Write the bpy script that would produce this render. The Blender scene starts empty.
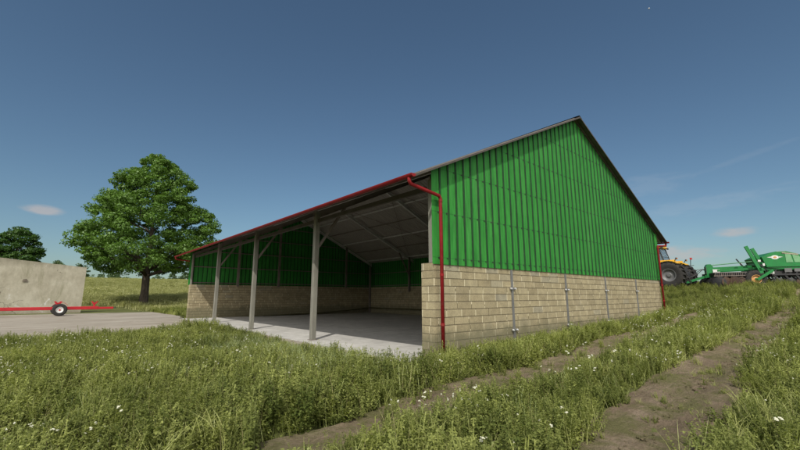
import bpy, math, random
import numpy as np
from math import sin, cos, pi, radians, sqrt, atan2
from mathutils import Vector, Matrix, noise

random.seed(7)
rng = np.random.default_rng(11)
sc = bpy.context.scene
COL = sc.collection

# ---------------------------------------------------------------- helpers
class MB:
    """collects shapes for one mesh"""
    def __init__(s): s.v = []; s.f = []; s.mi = []
    def add(s, vs, fs, m=0):
        o = len(s.v); s.v += [tuple(map(float, p)) for p in vs]
        s.f += [tuple(i + o for i in f) for f in fs]; s.mi += [m] * len(fs)
    def box(s, c, d, R=None, m=0, bev=0.0):
        hx, hy, hz = d[0] / 2, d[1] / 2, d[2] / 2
        if bev > 0:
            b = min(bev, hx * .9, hy * .9, hz * .9)
            vs = []
            for sx in (-1, 1):
                for sy in (-1, 1):
                    for sz in (-1, 1):
                        vs += [(sx * hx, sy * (hy - b), sz * (hz - b)), (sx * (hx - b), sy * hy, sz * (hz - b)), (sx * (hx - b), sy * (hy - b), sz * hz)]
            def i(a, b_, c_, k): return ((a * 4 + b_ * 2 + c_) * 3 + k)
            fs = []
            for a in (0, 1):
                fs.append((i(a, 0, 0, 0), i(a, 0, 1, 0), i(a, 1, 1, 0), i(a, 1, 0, 0)) if a == 0 else (i(a, 0, 0, 0), i(a, 1, 0, 0), i(a, 1, 1, 0), i(a, 0, 1, 0)))
                fs.append((i(0, a, 0, 1), i(1, a, 0, 1), i(1, a, 1, 1), i(0, a, 1, 1)) if a == 0 else (i(0, a, 0, 1), i(0, a, 1, 1), i(1, a, 1, 1), i(1, a, 0, 1)))
                fs.append((i(0, 0, a, 2), i(0, 1, a, 2), i(1, 1, a, 2), i(1, 0, a, 2)) if a == 0 else (i(0, 0, a, 2), i(1, 0, a, 2), i(1, 1, a, 2), i(0, 1, a, 2)))
                for b_ in (0, 1):
                    fs.append((i(a, b_, 0, 0), i(a, b_, 0, 1), i(a, b_, 1, 1), i(a, b_, 1, 0)))
                    fs.append((i(a, 0, b_, 0), i(a, 0, b_, 2), i(a, 1, b_, 2), i(a, 1, b_, 0)))
                    fs.append((i(0, a, b_, 1), i(0, a, b_, 2), i(1, a, b_, 2), i(1, a, b_, 1)))
                    for c_ in (0, 1):
                        fs.append((i(a, b_, c_, 0), i(a, b_, c_, 1), i(a, b_, c_, 2)))
            # remove duplicate corner faces
            fs = list(dict.fromkeys(fs))
        else:
            vs = [(sx * hx, sy * hy, sz * hz) for sx in (-1, 1) for sy in (-1, 1) for sz in (-1, 1)]
            fs = [(0, 1, 3, 2), (4, 6, 7, 5), (0, 4, 5, 1), (2, 3, 7, 6), (0, 2, 6, 4), (1, 5, 7, 3)]
        c = Vector(c)
        vs = [(R @ Vector(p) if R is not None else Vector(p)) + c for p in vs]
        s.add(vs, fs, m)
    def beam(s, p0, p1, w, h, m=0, up=(0, 0, 1)):
        p0, p1 = Vector(p0), Vector(p1); d = p1 - p0; L = d.length; x = d.normalized()
        u = Vector(up)
        if abs(x.dot(u)) > .98: u = Vector((0, 1, 0))
        y = u.cross(x).normalized(); z = x.cross(y)
        R = Matrix((x, y, z)).transposed()
        s.box((p0 + p1) / 2, (L, w, h), R, m)
    def tube(s, pts, r, n=10, m=0, caps=True):
        pts = [Vector(p) for p in pts]; rs = r if isinstance(r, (list, tuple)) else [r] * len(pts)
        rings = []; prev = None
        for i, p in enumerate(pts):
            d = (pts[min(i + 1, len(pts) - 1)] - pts[max(i - 1, 0)]).normalized()
            if prev is None:
                a = Vector((0, 0, 1)) if abs(d.z) < .9 else Vector((1, 0, 0))
                u = d.cross(a).normalized()
            else:
                u = (prev - d * prev.dot(d)).normalized()
            prev = u; w = d.cross(u)
            rings.append([p + (u * cos(2 * pi * k / n) + w * sin(2 * pi * k / n)) * rs[i] for k in range(n)])
        vs = [q for rg in rings for q in rg]; fs = []
        for i in range(len(pts) - 1):
            for k in range(n):
                a = i * n + k; b = i * n + (k + 1) % n
                fs.append((a, b, b + n, a + n))
        if caps:
            fs.append(tuple(range(n - 1, -1, -1))); fs.append(tuple(range((len(pts) - 1) * n, len(pts) * n)))
        s.add(vs, fs, m)
    def lathe(s, prof, c, axis, n=32, m=0):
        """prof: list of (a along the axis, radius)"""
        ax = Vector(axis).normalized(); a = Vector((0, 0, 1)) if abs(ax.z) < .9 else Vector((1, 0, 0))
        u = ax.cross(a).normalized(); w = ax.cross(u); c = Vector(c); vs = []
        for (t, r) in prof:
            for k in range(n):
                vs.append(c + ax * t + (u * cos(2 * pi * k / n) + w * sin(2 * pi * k / n)) * r)
        fs = []
        for i in range(len(prof) - 1):
            for k in range(n):
                a_ = i * n + k; b_ = i * n + (k + 1) % n
                fs.append((a_, b_, b_ + n, a_ + n))
        s.add(vs, fs, m)
    def prism(s, poly, y0, y1, m=0):
        """poly of (x,z) extruded from y0 to y1"""
        n = len(poly); vs = [(x, y0, z) for x, z in poly] + [(x, y1, z) for x, z in poly]
        fs = [tuple(range(n)), tuple(range(2 * n - 1, n - 1, -1))] + [(i, i + n, (i + 1) % n + n, (i + 1) % n) for i in range(n)]
        s.add(vs, fs, m)
    def build(s, name, mats, parent=None, smooth=False, loc=None):
        me = bpy.data.meshes.new(name); me.from_pydata(s.v, [], s.f)
        mats = mats if isinstance(mats, (list, tuple)) else [mats]
        for q in mats: me.materials.append(q)
        if any(s.mi): me.polygons.foreach_set('material_index', s.mi)
        if smooth: me.polygons.foreach_set('use_smooth', [True] * len(me.polygons))
        me.update()
        o = bpy.data.objects.new(name, me); COL.objects.link(o)
        if parent is not None: o.parent = parent
        if loc is not None: o.location = loc
        return o

def np_mesh(name, V, F, mats, parent=None, smooth=False, link=True, mi=None):
    """V (n,3), F (m,k) arrays -> object"""
    me = bpy.data.meshes.new(name); V = np.asarray(V, np.float32); F = np.asarray(F, np.int32)
    me.vertices.add(len(V)); me.vertices.foreach_set('co', V.ravel())
    k = F.shape[1]; me.loops.add(F.size); me.loops.foreach_set('vertex_index', F.ravel())
    me.polygons.add(len(F)); me.polygons.foreach_set('loop_start', np.arange(0, F.size, k, dtype=np.int32))
    me.polygons.foreach_set('loop_total', np.full(len(F), k, np.int32))
    for q in (mats if isinstance(mats, (list, tuple)) else [mats]): me.materials.append(q)
    if mi is not None: me.polygons.foreach_set('material_index', np.asarray(mi, np.int32))
    if smooth: me.polygons.foreach_set('use_smooth', np.ones(len(F), bool))
    me.update(calc_edges=True)
    o = bpy.data.objects.new(name, me)
    if link: COL.objects.link(o)
    if parent is not None: o.parent = parent
    return o

def tag(o, label=None, cat=None, group=None, kind=None):
    if label: o['label'] = label
    if cat: o['category'] = cat
    if group: o['group'] = group
    if kind: o['kind'] = kind
    return o
def empty(name, loc=(0, 0, 0), rz=0.0):
    o = bpy.data.objects.new(name, None); o.location = loc; o.rotation_euler = (0, 0, rz); o.empty_display_size = .3
    COL.objects.link(o); return o

# ---------------------------------------------------------------- materials
class NT:
    def __init__(s, name):
        s.m = bpy.data.materials.new(name); s.m.use_nodes = True; s.t = s.m.node_tree; s.n = s.t.nodes; s.l = s.t.links
        s.b = s.n['Principled BSDF']; s.out = s.n['Material Output']
        s.geo = s.n.new('ShaderNodeNewGeometry'); s.tc = s.n.new('ShaderNodeTexCoord')
    def new(s, t, **k):
        n = s.n.new(t)
        for a, v in k.items(): setattr(n, a, v)
        return n
    def lk(s, a, b): s.l.new(a, b)
    def noise(s, scale, detail=4, rough=.55, vec=None, stretch=None, dist=0):
        n = s.new('ShaderNodeTexNoise'); n.inputs['Scale'].default_value = scale; n.inputs['Detail'].default_value = detail
        n.inputs['Roughness'].default_value = rough; n.inputs['Distortion'].default_value = dist
        v = vec if vec is not None else s.geo.outputs['Position']
        if stretch:
            mp = s.new('ShaderNodeMapping'); mp.inputs['Scale'].default_value = stretch[:3]
            if len(stretch) > 3: mp.inputs['Rotation'].default_value = (0, 0, stretch[3])
            s.lk(v, mp.inputs['Vector']); v = mp.outputs[0]
        s.lk(v, n.inputs['Vector']); return n.outputs['Fac']
    def ramp(s, f, stops, interp='LINEAR'):
        r = s.new('ShaderNodeValToRGB'); e = r.color_ramp.elements; r.color_ramp.interpolation = interp
        for i, (p, c) in enumerate(stops):
            if i >= 2: e.new(p)
            e[i].position = p; c = c if isinstance(c, (tuple, list)) else (c, c, c); e[i].color = (*c[:3], 1)
        s.lk(f, r.inputs[0]); return r.outputs[0]
    def mix(s, f, a, b, mode='MIX'):
        n = s.new('ShaderNodeMix', data_type='RGBA', blend_type=mode)
        for sock, v in ((n.inputs[0], f), (n.inputs[6], a), (n.inputs[7], b)):
            if isinstance(v, (int, float)): sock.default_value = v
            elif isinstance(v, tuple): sock.default_value = (*v[:3], 1)
            else: s.lk(v, sock)
        return n.outputs[2]
    def math(s, op, a, b=None, c=None, clamp=False):
        n = s.new('ShaderNodeMath', operation=op); n.use_clamp = clamp
        for i, v in enumerate((a, b, c)):
            if v is None: continue
            if isinstance(v, (int, float)): n.inputs[i].default_value = v
            else: s.lk(v, n.inputs[i])
        return n.outputs[0]
    def bump(s, h, strength=.3, dist=.02):
        n = s.new('ShaderNodeBump'); n.inputs['Strength'].default_value = strength; n.inputs['Distance'].default_value = dist
        s.lk(h, n.inputs['Height']); s.lk(n.outputs[0], s.b.inputs['Normal']); return n
    def col(s, c):
        if isinstance(c, tuple): s.b.inputs['Base Color'].default_value = (*c[:3], 1)
        else: s.lk(c, s.b.inputs['Base Color'])
        return s
    def set(s, rough=.6, metal=0, spec=.4):
        s.b.inputs['Roughness'].default_value = rough; s.b.inputs['Metallic'].default_value = metal
        s.b.inputs['Specular IOR Level'].default_value = spec; return s

def worn(name, c, rough=.5, metal=0, var=.25, scale=3, dirt=(.12, .1, .08), dirt_amt=.25, spec=.4, stretch=None):
    m = NT(name).set(rough, metal, spec)
    n1 = m.noise(scale, 5, .6, m.tc.outputs['Object'], stretch)
    a = tuple(v * (1 - var) for v in c); b = tuple(min(1, v * (1 + var)) for v in c)
    base = m.ramp(n1, [(.3, a), (.7, b)])
    d = m.ramp(m.noise(scale * 3.1, 6, .7, m.tc.outputs['Object']), [(.52, 0.), (.78, dirt_amt)])
    m.col(m.mix(d, base, dirt)); m.bump(n1, .1, .01)
    return m.m

M = {}
M['red'] = worn('red_paint', (.2, .01, .012), .65, var=.2, dirt_amt=.35, spec=.2)
M['post'] = worn('weathered_post', (.19, .185, .155), .85, var=.2, scale=6, stretch=(1, 1, .25), dirt_amt=.4)
M['steel'] = worn('brown_steel', (.17, .145, .125), .7, metal=.0, var=.2)
M['galv'] = worn('galvanised_rail', (.6, .6, .58), .55, metal=.2, var=.15, dirt_amt=.2)
M['strap'] = worn('strap_steel', (.17, .17, .165), .6, metal=.3, var=.2)
M['bolt'] = worn('bolt_zinc', (.7, .7, .7), .4, metal=.3, var=.1, dirt_amt=.05)
M['rubber'] = worn('tyre_rubber', (.022, .021, .02), .85, var=.3, scale=5, dirt=(.11, .085, .06), dirt_amt=.6)
M['blackmetal'] = worn('black_metal', (.025, .025, .027), .55, var=.3, dirt=(.1, .07, .05), dirt_amt=.6)
M['rusty'] = worn('rusty_disc', (.06, .035, .022), .7, var=.4, dirt=(.12, .07, .04), dirt_amt=.6)
M['mgreen'] = worn('machine_green', (.008, .16, .035), .42, var=.12, dirt_amt=.25)
M['mpanel'] = worn('pale_green_panel', (.14, .32, .16), .45, var=.12)
M['yellow'] = worn('machine_yellow', (.72, .4, .03), .35, var=.1, dirt_amt=.25)
M['orange'] = worn('rim_tan', (.5, .26, .1), .5, var=.15, dirt_amt=.3)
M['white'] = worn('white_paint', (.6, .6, .58), .45, var=.06, dirt_amt=.25)
M['greyrim'] = worn('silver_rim', (.13, .13, .13), .5, metal=.2, var=.12)
M['lamp_or'] = worn('orange_lens', (.65, .2, .02), .25, var=.05, dirt_amt=.05)
M['lamp_red'] = worn('red_lens', (.45, .02, .015), .25, var=.05, dirt_amt=.05)
M['tred'] = worn('trailer_red', (.4, .012, .02), .45, var=.12, dirt_amt=.15)
M['dark'] = worn('dark_beam', (.07, .06, .052), .8, var=.2)
M['moon'] = worn('moon_rock', (.5, .5, .5), .9, var=.2)
g = NT('cab_glass').set(.05, 0, .6); g.col((.45, .55, .6)); g.b.inputs['Transmission Weight'].default_value = .85; g.b.inputs['IOR'].default_value = 1.1; M['glass'] = g.m

def brick_mat():
    m = NT('block_masonry').set(.9, 0, .2)
    sp = m.new('ShaderNodeSeparateXYZ'); m.lk(m.tc.outputs['Object'], sp.inputs[0])
    sn = m.new('ShaderNodeSeparateXYZ'); m.lk(m.geo.outputs['True Normal'], sn.inputs[0])
    ax = m.math('GREATER_THAN', m.math('ABSOLUTE', sn.outputs['X']), .5)
    u = m.math('ADD', m.math('MULTIPLY', sp.outputs['X'], m.math('SUBTRACT', 1., ax)), m.math('MULTIPLY', sp.outputs['Y'], ax))
    zz = m.math('ADD', sp.outputs['Z'], -2.214 + 0.184 * 40)
    row = m.math('FLOOR', m.math('DIVIDE', zz, .184))
    wn = m.new('ShaderNodeTexWhiteNoise', noise_dimensions='1D'); m.lk(row, wn.inputs['W'])
    u2 = m.math('ADD', m.math('ADD', u, 60.), m.math('MULTIPLY', wn.outputs['Value'], .54))
    cu = m.math('DIVIDE', u2, .54); fu = m.math('FRACT', cu); fz = m.math('FRACT', m.math('DIVIDE', zz, .184))
    du = m.math('MULTIPLY', m.math('SUBTRACT', .5, m.math('ABSOLUTE', m.math('SUBTRACT', fu, .5))), .54)
    dz = m.math('MULTIPLY', m.math('SUBTRACT', .5, m.math('ABSOLUTE', m.math('SUBTRACT', fz, .5))), .184)
    wob = m.math('MULTIPLY', m.math('SUBTRACT', m.noise(9, 3), .5), .012)
    vj = m.math('LESS_THAN', m.math('ADD', du, wob), .0115); hj = m.math('LESS_THAN', m.math('ADD', dz, wob), .0095)
    cb = m.new('ShaderNodeCombineXYZ'); m.lk(m.math('FLOOR', cu), cb.inputs[0]); m.lk(row, cb.inputs[1])
    w2 = m.new('ShaderNodeTexWhiteNoise', noise_dimensions='3D'); m.lk(cb.outputs[0], w2.inputs['Vector'])
    base = m.ramp(w2.outputs['Value'], [(0, (.3, .255, .16)), (.35, (.33, .283, .178)), (.7, (.355, .305, .193)), (.93, (.38, .33, .21)), (1, (.31, .285, .21))])
    base = m.mix(.7, base, m.ramp(m.noise(3.2, 6, .7), [(.3, (.62, .6, .58)), (.68, (1.22, 1.2, 1.16))]), 'MULTIPLY')
    base = m.mix(.8, base, m.ramp(m.noise(30, 6, .8), [(.32, (.6, .6, .6)), (.68, (1.25, 1.25, 1.25))]), 'MULTIPLY')
    base = m.mix(m.ramp(m.noise(1.7, 6, .8, dist=.5), [(.5, 0.), (.72, .4)]), base, (.24, .215, .15))
    pale = m.ramp(m.noise(.9, 5, .7), [(.56, 0.), (.8, .35)])
    base = m.mix(pale, base, (.5, .46, .36))
    base = m.mix(m.math('MULTIPLY', vj, .85), base, m.mix(m.math('GREATER_THAN', m.noise(3.3, 2), .56), (.62, .55, .38), (.12, .1, .06))); base = m.mix(m.math('MULTIPLY', hj, .8), base, (.085, .07, .045))
    # splash dirt: ragged band near the ground
    sz = m.math('ADD', sp.outputs['Z'], m.math('MULTIPLY', m.noise(2.3, 5, .7), -.9))
    base = m.mix(m.ramp(sz, [(.0, .7), (.3, 0.)]), base, (.12, .115, .07))
    m.col(base)
    j = m.math('MAXIMUM', vj, hj)
    h = m.math('SUBTRACT', m.math('MULTIPLY', m.noise(30, 5, .7), .4), m.math('MULTIPLY', j, 1.))
    m.bump(h, .8, .012); return m.m
M['brick'] = brick_mat()

def clad_mat():
    m = NT('green_sheet').set(.6, .0, .2)
    n1 = m.noise(1.4, 5, .6, stretch=(2.5, 2.5, .35)); base = m.ramp(n1, [(.25, (.024, .195, .03)), (.75, (.046, .285, .044))])
    n2 = m.ramp(m.noise(14, 5, .7, stretch=(1, 1, .15)), [(.3, (.6, .62, .6)), (.7, (1.15, 1.12, 1.15))]); base = m.mix(.9, base, n2, 'MULTIPLY')
    d = m.ramp(m.noise(5, 6, .75), [(.6, 0.), (.85, .35)]); base = m.mix(d, base, (.09, .15, .08)); base = m.mix(m.ramp(m.noise(3.1, 6, .7, stretch=(1.6, 1.6, .12)), [(.52, 0.), (.75, .3)]), base, (.15, .27, .13))
    sp = m.new('ShaderNodeSeparateXYZ'); m.lk(m.tc.outputs['Object'], sp.inputs[0])
    f = m.math('FRACT', m.math('DIVIDE', m.math('ADD', sp.outputs['Z'], -.09), 1.12))
    lap = m.math('LESS_THAN', f, .022); base = m.mix(m.math('MULTIPLY', lap, .3), base, (.006, .05, .012))
    m.col(base); m.bump(m.noise(4, 3), .12, .02); return m.m
M['clad'] = clad_mat(); M['cladrib'] = worn('rib_shade_green', (.006, .045, .009), .7, var=.3)  # rib faces coloured darker to stand for the groove shade

def roof_mat():
    m = NT('roof_sheet').set(.8, 0, .2)
    b = m.ramp(m.noise(2.2, 6, .7, stretch=(.5, 3, 1)), [(.25, (.29, .27, .245)), (.7, (.43, .4, .37))])
    b = m.mix(m.ramp(m.noise(6, 5, .7), [(.5, 0.), (.8, .4)]), b, (.24, .215, .19))
    m.col(b); m.bump(m.noise(8, 4), .2, .02); return m.m
M['roof'] = roof_mat(); M['top_soffit_shade'] = worn('roof_top_soffit_shade', (.09, .08, .07), .8, var=.3, dirt_amt=.4)

def conc(name, dark, light, stain=(.1, .085, .06), streak=None, sc_=1.0, crack=True):
    m = NT(name).set(.9, 0, .2)
    b = m.ramp(m.noise(.35 * sc_, 7, .65, stretch=streak), [(.3, dark), (.72, light)])
    b = m.mix(.7, b, m.ramp(m.noise(2.5 * sc_, 6, .7, stretch=streak), [(.3, (.72, .71, .7)), (.7, (1.18, 1.18, 1.18))]), 'MULTIPLY')
    b = m.mix(.6, b, m.ramp(m.noise(45, 4, .7), [(.3, (.75, .75, .75)), (.7, (1.15, 1.15, 1.15))]), 'MULTIPLY')
    b = m.mix(m.ramp(m.noise(.8 * sc_, 7, .75, dist=.6), [(.5, 0.), (.68, .6)]), b, stain)
    m.col(b); m.bump(m.noise(22, 6, .75), .35, .015); return m
fm = conc('floor_concrete', (.42, .41, .39), (.56, .545, .51), (.3, .29, .27)); M['floor'] = fm.m
ym = conc('yard_surface', (.24, .21, .17), (.38, .345, .29), (.19, .15, .11), streak=(.35, 1.6, 1, -.86)); M['yard'] = ym.m

def bunker_mat():
    m = NT('old_render').set(.93, 0, .15); ob = m.tc.outputs['Object']
    b = m.ramp(m.noise(.5, 7, .7, ob), [(.28, (.27, .25, .19)), (.5, (.34, .32, .25)), (.75, (.41, .39, .32))])
    b = m.mix(.7, b, m.ramp(m.noise(3, 7, .75, ob, stretch=(1, 1, .5)), [(.3, (.7, .69, .66)), (.7, (1.15, 1.15, 1.15))]), 'MULTIPLY')
    b = m.mix(m.ramp(m.noise(1.1, 6, .8, ob, stretch=(1, 1, .3), dist=.8), [(.55, 0.), (.68, .6)]), b, (.17, .165, .1))
    b = m.mix(m.ramp(m.noise(.7, 7, .75, ob, dist=1.), [(.62, 0.), (.68, .7)]), b, (.5, .49, .46))
    # dark run-off below the coping
    sp = m.new('ShaderNodeSeparateXYZ'); m.lk(ob, sp.inputs[0])
    t = m.math('ADD', sp.outputs['Z'], m.math('MULTIPLY', m.noise(1.4, 6, .8, ob, stretch=(1, 1, .12)), 1.3))
    b = m.mix(m.ramp(t, [(.0, 0.), (1., 0.)]) if False else m.math('MULTIPLY', m.math('SMOOTH_MIN', 1., m.math('MAXIMUM', 0., m.math('SUBTRACT', t, 4.5)), .1), .8), b, (.1, .09, .06))
    t2 = m.math('SUBTRACT', .75, m.math('ADD', sp.outputs['Z'], m.math('MULTIPLY', m.noise(1.4, 5, .8, ob), .8)))
    b = m.mix(m.math('MULTIPLY', m.math('MAXIMUM', 0., t2), 1.2, clamp=True), b, (.14, .115, .075))
    vor = m.new('ShaderNodeTexVoronoi', feature='DISTANCE_TO_EDGE'); vor.inputs['Scale'].default_value = .55
    nz = m.new('ShaderNodeTexNoise'); nz.inputs['Scale'].default_value = 2.2; nz.inputs['Detail'].default_value = 5; m.lk(ob, nz.inputs['Vector'])
    vm = m.new('ShaderNodeVectorMath', operation='MULTIPLY_ADD'); m.lk(nz.outputs['Color'], vm.inputs[0]); vm.inputs[1].default_value = (.9, .9, .9); m.lk(ob, vm.inputs[2]); m.lk(vm.outputs[0], vor.inputs['Vector'])
    cr = m.math('MULTIPLY', m.math('LESS_THAN', vor.outputs['Distance'], .008), m.math('GREATER_THAN', m.noise(.35, 2, .5, ob), .6))
    b = m.mix(m.math('MULTIPLY', cr, .7), b, (.08, .07, .05))
    m.col(b); m.bump(m.math('SUBTRACT', m.noise(12, 7, .8, ob), cr), .6, .03); return m.m
M['bunker'] = bunker_mat()

def soil_mat():
    m = NT('field_soil').set(.95, 0, .1)
    b = m.ramp(m.noise(.6, 7, .7), [(.3, (.07, .08, .03)), (.7, (.15, .16, .055))])
    b = m.mix(.8, b, m.ramp(m.noise(6, 6, .75), [(.3, (.6, .6, .6)), (.7, (1.3, 1.3, 1.3))]), 'MULTIPLY')
    m.col(b); m.bump(m.noise(9, 6, .8), .7, .06); return m.m
M['soil'] = soil_mat()
def dirt_mat():
    m = NT('track_dirt').set(.95, 0, .1)
    b = m.ramp(m.noise(1.1, 7, .7, stretch=(.45, 1.6, 1)), [(.28, (.16, .12, .08)), (.5, (.26, .2, .14)), (.75, (.38, .305, .225))])
    b = m.mix(.8, b, m.ramp(m.noise(7, 7, .75, stretch=(.6, 1.2, 1)), [(.3, (.62, .62, .62)), (.7, (1.28, 1.28, 1.28))]), 'MULTIPLY')
    b = m.mix(m.ramp(m.noise(1.7, 6, .75, dist=.4), [(.43, 0.), (.58, .85)]), b, (.15, .15, .06))
    b = m.mix(.7, b, m.ramp(m.noise(40, 6, .8), [(.3, (.6, .58, .55)), (.7, (1.3, 1.3, 1.3))]), 'MULTIPLY')
    m.col(b); m.bump(m.noise(16, 7, .8, stretch=(.5, 1, 1)), 1., .07); return m.m
M['dirt'] = dirt_mat()

def leaf_mat(name, dark, light, trans=.3, patch=.25, patch2=None, tcol=None):
    m = NT(name); m.n.remove(m.b)
    oi = m.new('ShaderNodeObjectInfo'); f = m.noise(patch, 4, .65)
    r = m.math('ADD', m.math('MULTIPLY', oi.outputs['Random'], .5), m.math('MULTIPLY', f, .8))
    r = m.math('ADD', r, m.math('MULTIPLY', m.math('SUBTRACT', m.noise(11, 3, .6), .5), .5))
    c = m.ramp(r, [(.3, dark), (1.0, light)])
    if patch2: c = m.mix(m.ramp(m.noise(.16, 5, .7), [(.5, 0.), (.75, .6)]), c, patch2)
    d = m.new('ShaderNodeBsdfDiffuse'); t = m.new('ShaderNodeBsdfTranslucent'); gl = m.new('ShaderNodeBsdfGlossy'); gl.inputs['Roughness'].default_value = .45
    m.lk(c, d.inputs[0]); m.lk(m.mix(1., c, (1.15, 1.25, .6), 'MULTIPLY'), t.inputs[0]); gl.inputs[0].default_value = (.9, 1, .85, 1)
    x = m.new('ShaderNodeMixShader'); x.inputs[0].default_value = trans; m.lk(d.outputs[0], x.inputs[1]); m.lk(t.outputs[0], x.inputs[2])
    y = m.new('ShaderNodeMixShader'); y.inputs[0].default_value = .025; m.lk(x.outputs[0], y.inputs[1]); m.lk(gl.outputs[0], y.inputs[2])
    m.lk(y.outputs[0], m.out.inputs[0]); return m.m
M['grassA'] = leaf_mat('meadow_leaf', (.08, .105, .022), (.36, .385, .12), .3, .3)
M['grassB'] = leaf_mat('pale_blade', (.28, .31, .09), (.5, .51, .2), .3, .3)
M['grassC'] = leaf_mat('blue_blade', (.22, .27, .12), (.42, .47, .24), .3, .3)
M['grassF'] = leaf_mat('field_leaf', (.27, .28, .11), (.46, .45, .22), .25, .08)
M['flower'] = worn('white_petal', (.5, .5, .38), .8, var=.1, dirt_amt=.1)
M['yflower'] = worn('umbel_yellow', (.5, .52, .2), .8, var=.1, dirt_amt=.1)
M['leafT'] = leaf_mat('broad_leaf', (.022, .062, .009), (.125, .225, .035), .3, .5)
M['leafD'] = leaf_mat('far_leaf', (.05, .085, .03), (.11, .17, .06), .2, .2)
bk = NT('tree_bark').set(.95, 0, .1); bk.col(bk.ramp(bk.noise(2.5, 6, .75, stretch=(3, 3, .5)), [(.3, (.035, .027, .02)), (.7, (.12, .1, .08))])); bk.bump(bk.noise(4, 6, .8, stretch=(3, 3, .4)), 1., .08); M['bark'] = bk.m

# ---------------------------------------------------------------- camera
CX, CY, CZ, YAW, PITCH, F = -6.6386, -6.5833, 1.4302, .8674, .1791, 391.5235
cam = bpy.data.objects.new('camera', bpy.data.cameras.new('camera')); COL.objects.link(cam); sc.camera = cam
cam.location = (CX, CY, CZ); cam.rotation_euler = (pi / 2 + PITCH, 0, YAW - pi / 2)
cam.data.sensor_width = 36; cam.data.lens = 36 * F / 800; cam.data.clip_start = .1; cam.data.clip_end = 4000
FW = np.array([cos(YAW), sin(YAW)]); RT = np.array([sin(YAW), -cos(YAW)])
def at(D, X, z=0.0):       # metres ahead of and to the right of the standpoint
    return (CX + D * FW[0] + X * RT[0], CY + D * FW[1] + X * RT[1], z)

# ---------------------------------------------------------------- terrain
def sstep(a, b, t):
    t = np.clip((t - a) / (b - a), 0, 1); return t * t * (3 - 2 * t)
PX = [-60, -6, -4, -1, 1, 3, 6, 10, 15, 20, 27, 34, 60, 120]; PZ = [-.1, -.1, -.06, .08, .2, .3, .43, .62, .92, 1.3, 1.9, 2.15, 2.6, 3.0]
GX = [-60, 0, 3, 9, 12.5, 15.7, 20, 27, 34, 60, 120]; GZ = [-.1, -.1, -.1, .02, .16, .42, 1.0, 1.9, 2.15, 2.6, 3.0]
def H(x, y):
    x = np.asarray(x, float); y = np.asarray(y, float)
    a = np.interp(x, PX, PZ); b = np.interp(x, GX, GZ)
    w = sstep(-.6, -2.3, y); z = a * w + b * (1 - w)
    D = (x - CX) * FW[0] + (y - CY) * FW[1]; X = (x - CX) * RT[0] + (y - CY) * RT[1]
    r = np.sqrt(D * D + X * X); az = np.arctan2(X, np.maximum(D, .01))
    side = sstep(.25, .6, az)                       # 0 on the left, 1 on the right
    slope = .0318 * (1 - side) + .0155 * side
    far = 1.43 + slope * np.clip(r, 0, 125) + 0.0
    st = 42 * (1 - side) + 36 * side
    f = sstep(st, 120, r) ** 1.0
    near = z
    ff = near * (1 - f) + far * f
    # gentle bank behind the yard
    bank = .55 * sstep(41.5, 50, D) * (1 - side) * (1 - sstep(60, 90, r))
    out = ff + bank
    out = out + .05 * np.sin(x * .9 + 1.3) * np.sin(y * .7) * w * sstep(-3.5, -1, x) * (y < 0)
    return out

def axis_pts(lo, hi, fine_lo, fine_hi, step, grow=1.09):
    a = list(np.arange(fine_lo, fine_hi, step)); s = step; p = a[-1]
    while p < hi: s *= grow; p += s; a.append(p)
    s = step; p = a[0]; pre = []
    while p > lo: s *= grow; p -= s; pre.append(p)
    return np.array(pre[::-1] + a)
xs = axis_pts(-900, 1200, -14, 32, .4); ys = axis_pts(-500, 1400, -12, 52, .4)
XX, YY = np.meshgrid(xs, ys, indexing='ij'); ZZ = H(XX, YY)
V = np.stack([XX, YY, ZZ], -1).reshape(-1, 3); nx, ny = XX.shape
I = np.arange(nx * ny).reshape(nx, ny); Fq = np.stack([I[:-1, :-1], I[1:, :-1], I[1:, 1:], I[:-1, 1:]], -1).reshape(-1, 4)
# leave the ground open where the barn's slab lies
cx_ = XX[:-1, :-1].ravel() + .2; cy_ = YY[:-1, :-1].ravel() + .2
keep = ~((cx_ > .5) & (cx_ < 15.0) & (cy_ > .8) & (cy_ < 23.2))
g = np_mesh('ground', V, Fq[keep], M['soil'], smooth=True); g['kind'] = 'structure'

YARD = [(-.345, -.6), (-1.25, -.6), (-1.35, 4.5), (-1.05, 10.5), (-1.0, 15.3), (-1.9, 14.6), (-3, 12.6), (-4, 11.4), (-6.1, 11.8), (-8, 11.4), (-12.8, 16), (-30, 32), (-75, 70), (-45, 92), (-5.6, 51.5), (-.9, 45.2), (.1, 38), (.45, 30), (.35, 24.6), (-.345, 24.6)]
yb = MB(); 
yv = []
for i, (a, b) in enumerate(YARD):
    c, d = YARD[(i + 1) % len(YARD)]; L = math.hypot(c - a, d - b); n = max(1, min(60, int(L / .35)))
    for k in range(n):
        t = k / n; x = a + (c - a) * t; y = b + (d - b) * t
        j = 0 if (abs(x + .345) < .01) else .22
        yv.append((x + j * noise.noise((x * 1.7, y * 1.7, 3)), y + j * noise.noise((x * 1.7, y * 1.7, 9)), -.088))
yb.add(yv, [tuple(range(len(yv)))]); yo = yb.build('yard', M['yard']); yo['kind'] = 'structure'
import bmesh
bm = bmesh.new(); bm.from_mesh(yo.data); bmesh.ops.triangulate(bm, faces=bm.faces[:]); bmesh.ops.recalc_face_normals(bm, faces=bm.faces[:])
if sum(f.normal.z for f in bm.faces) < 0: bmesh.ops.reverse_faces(bm, faces=bm.faces[:])
bm.to_mesh(yo.data); bm.free()

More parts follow.
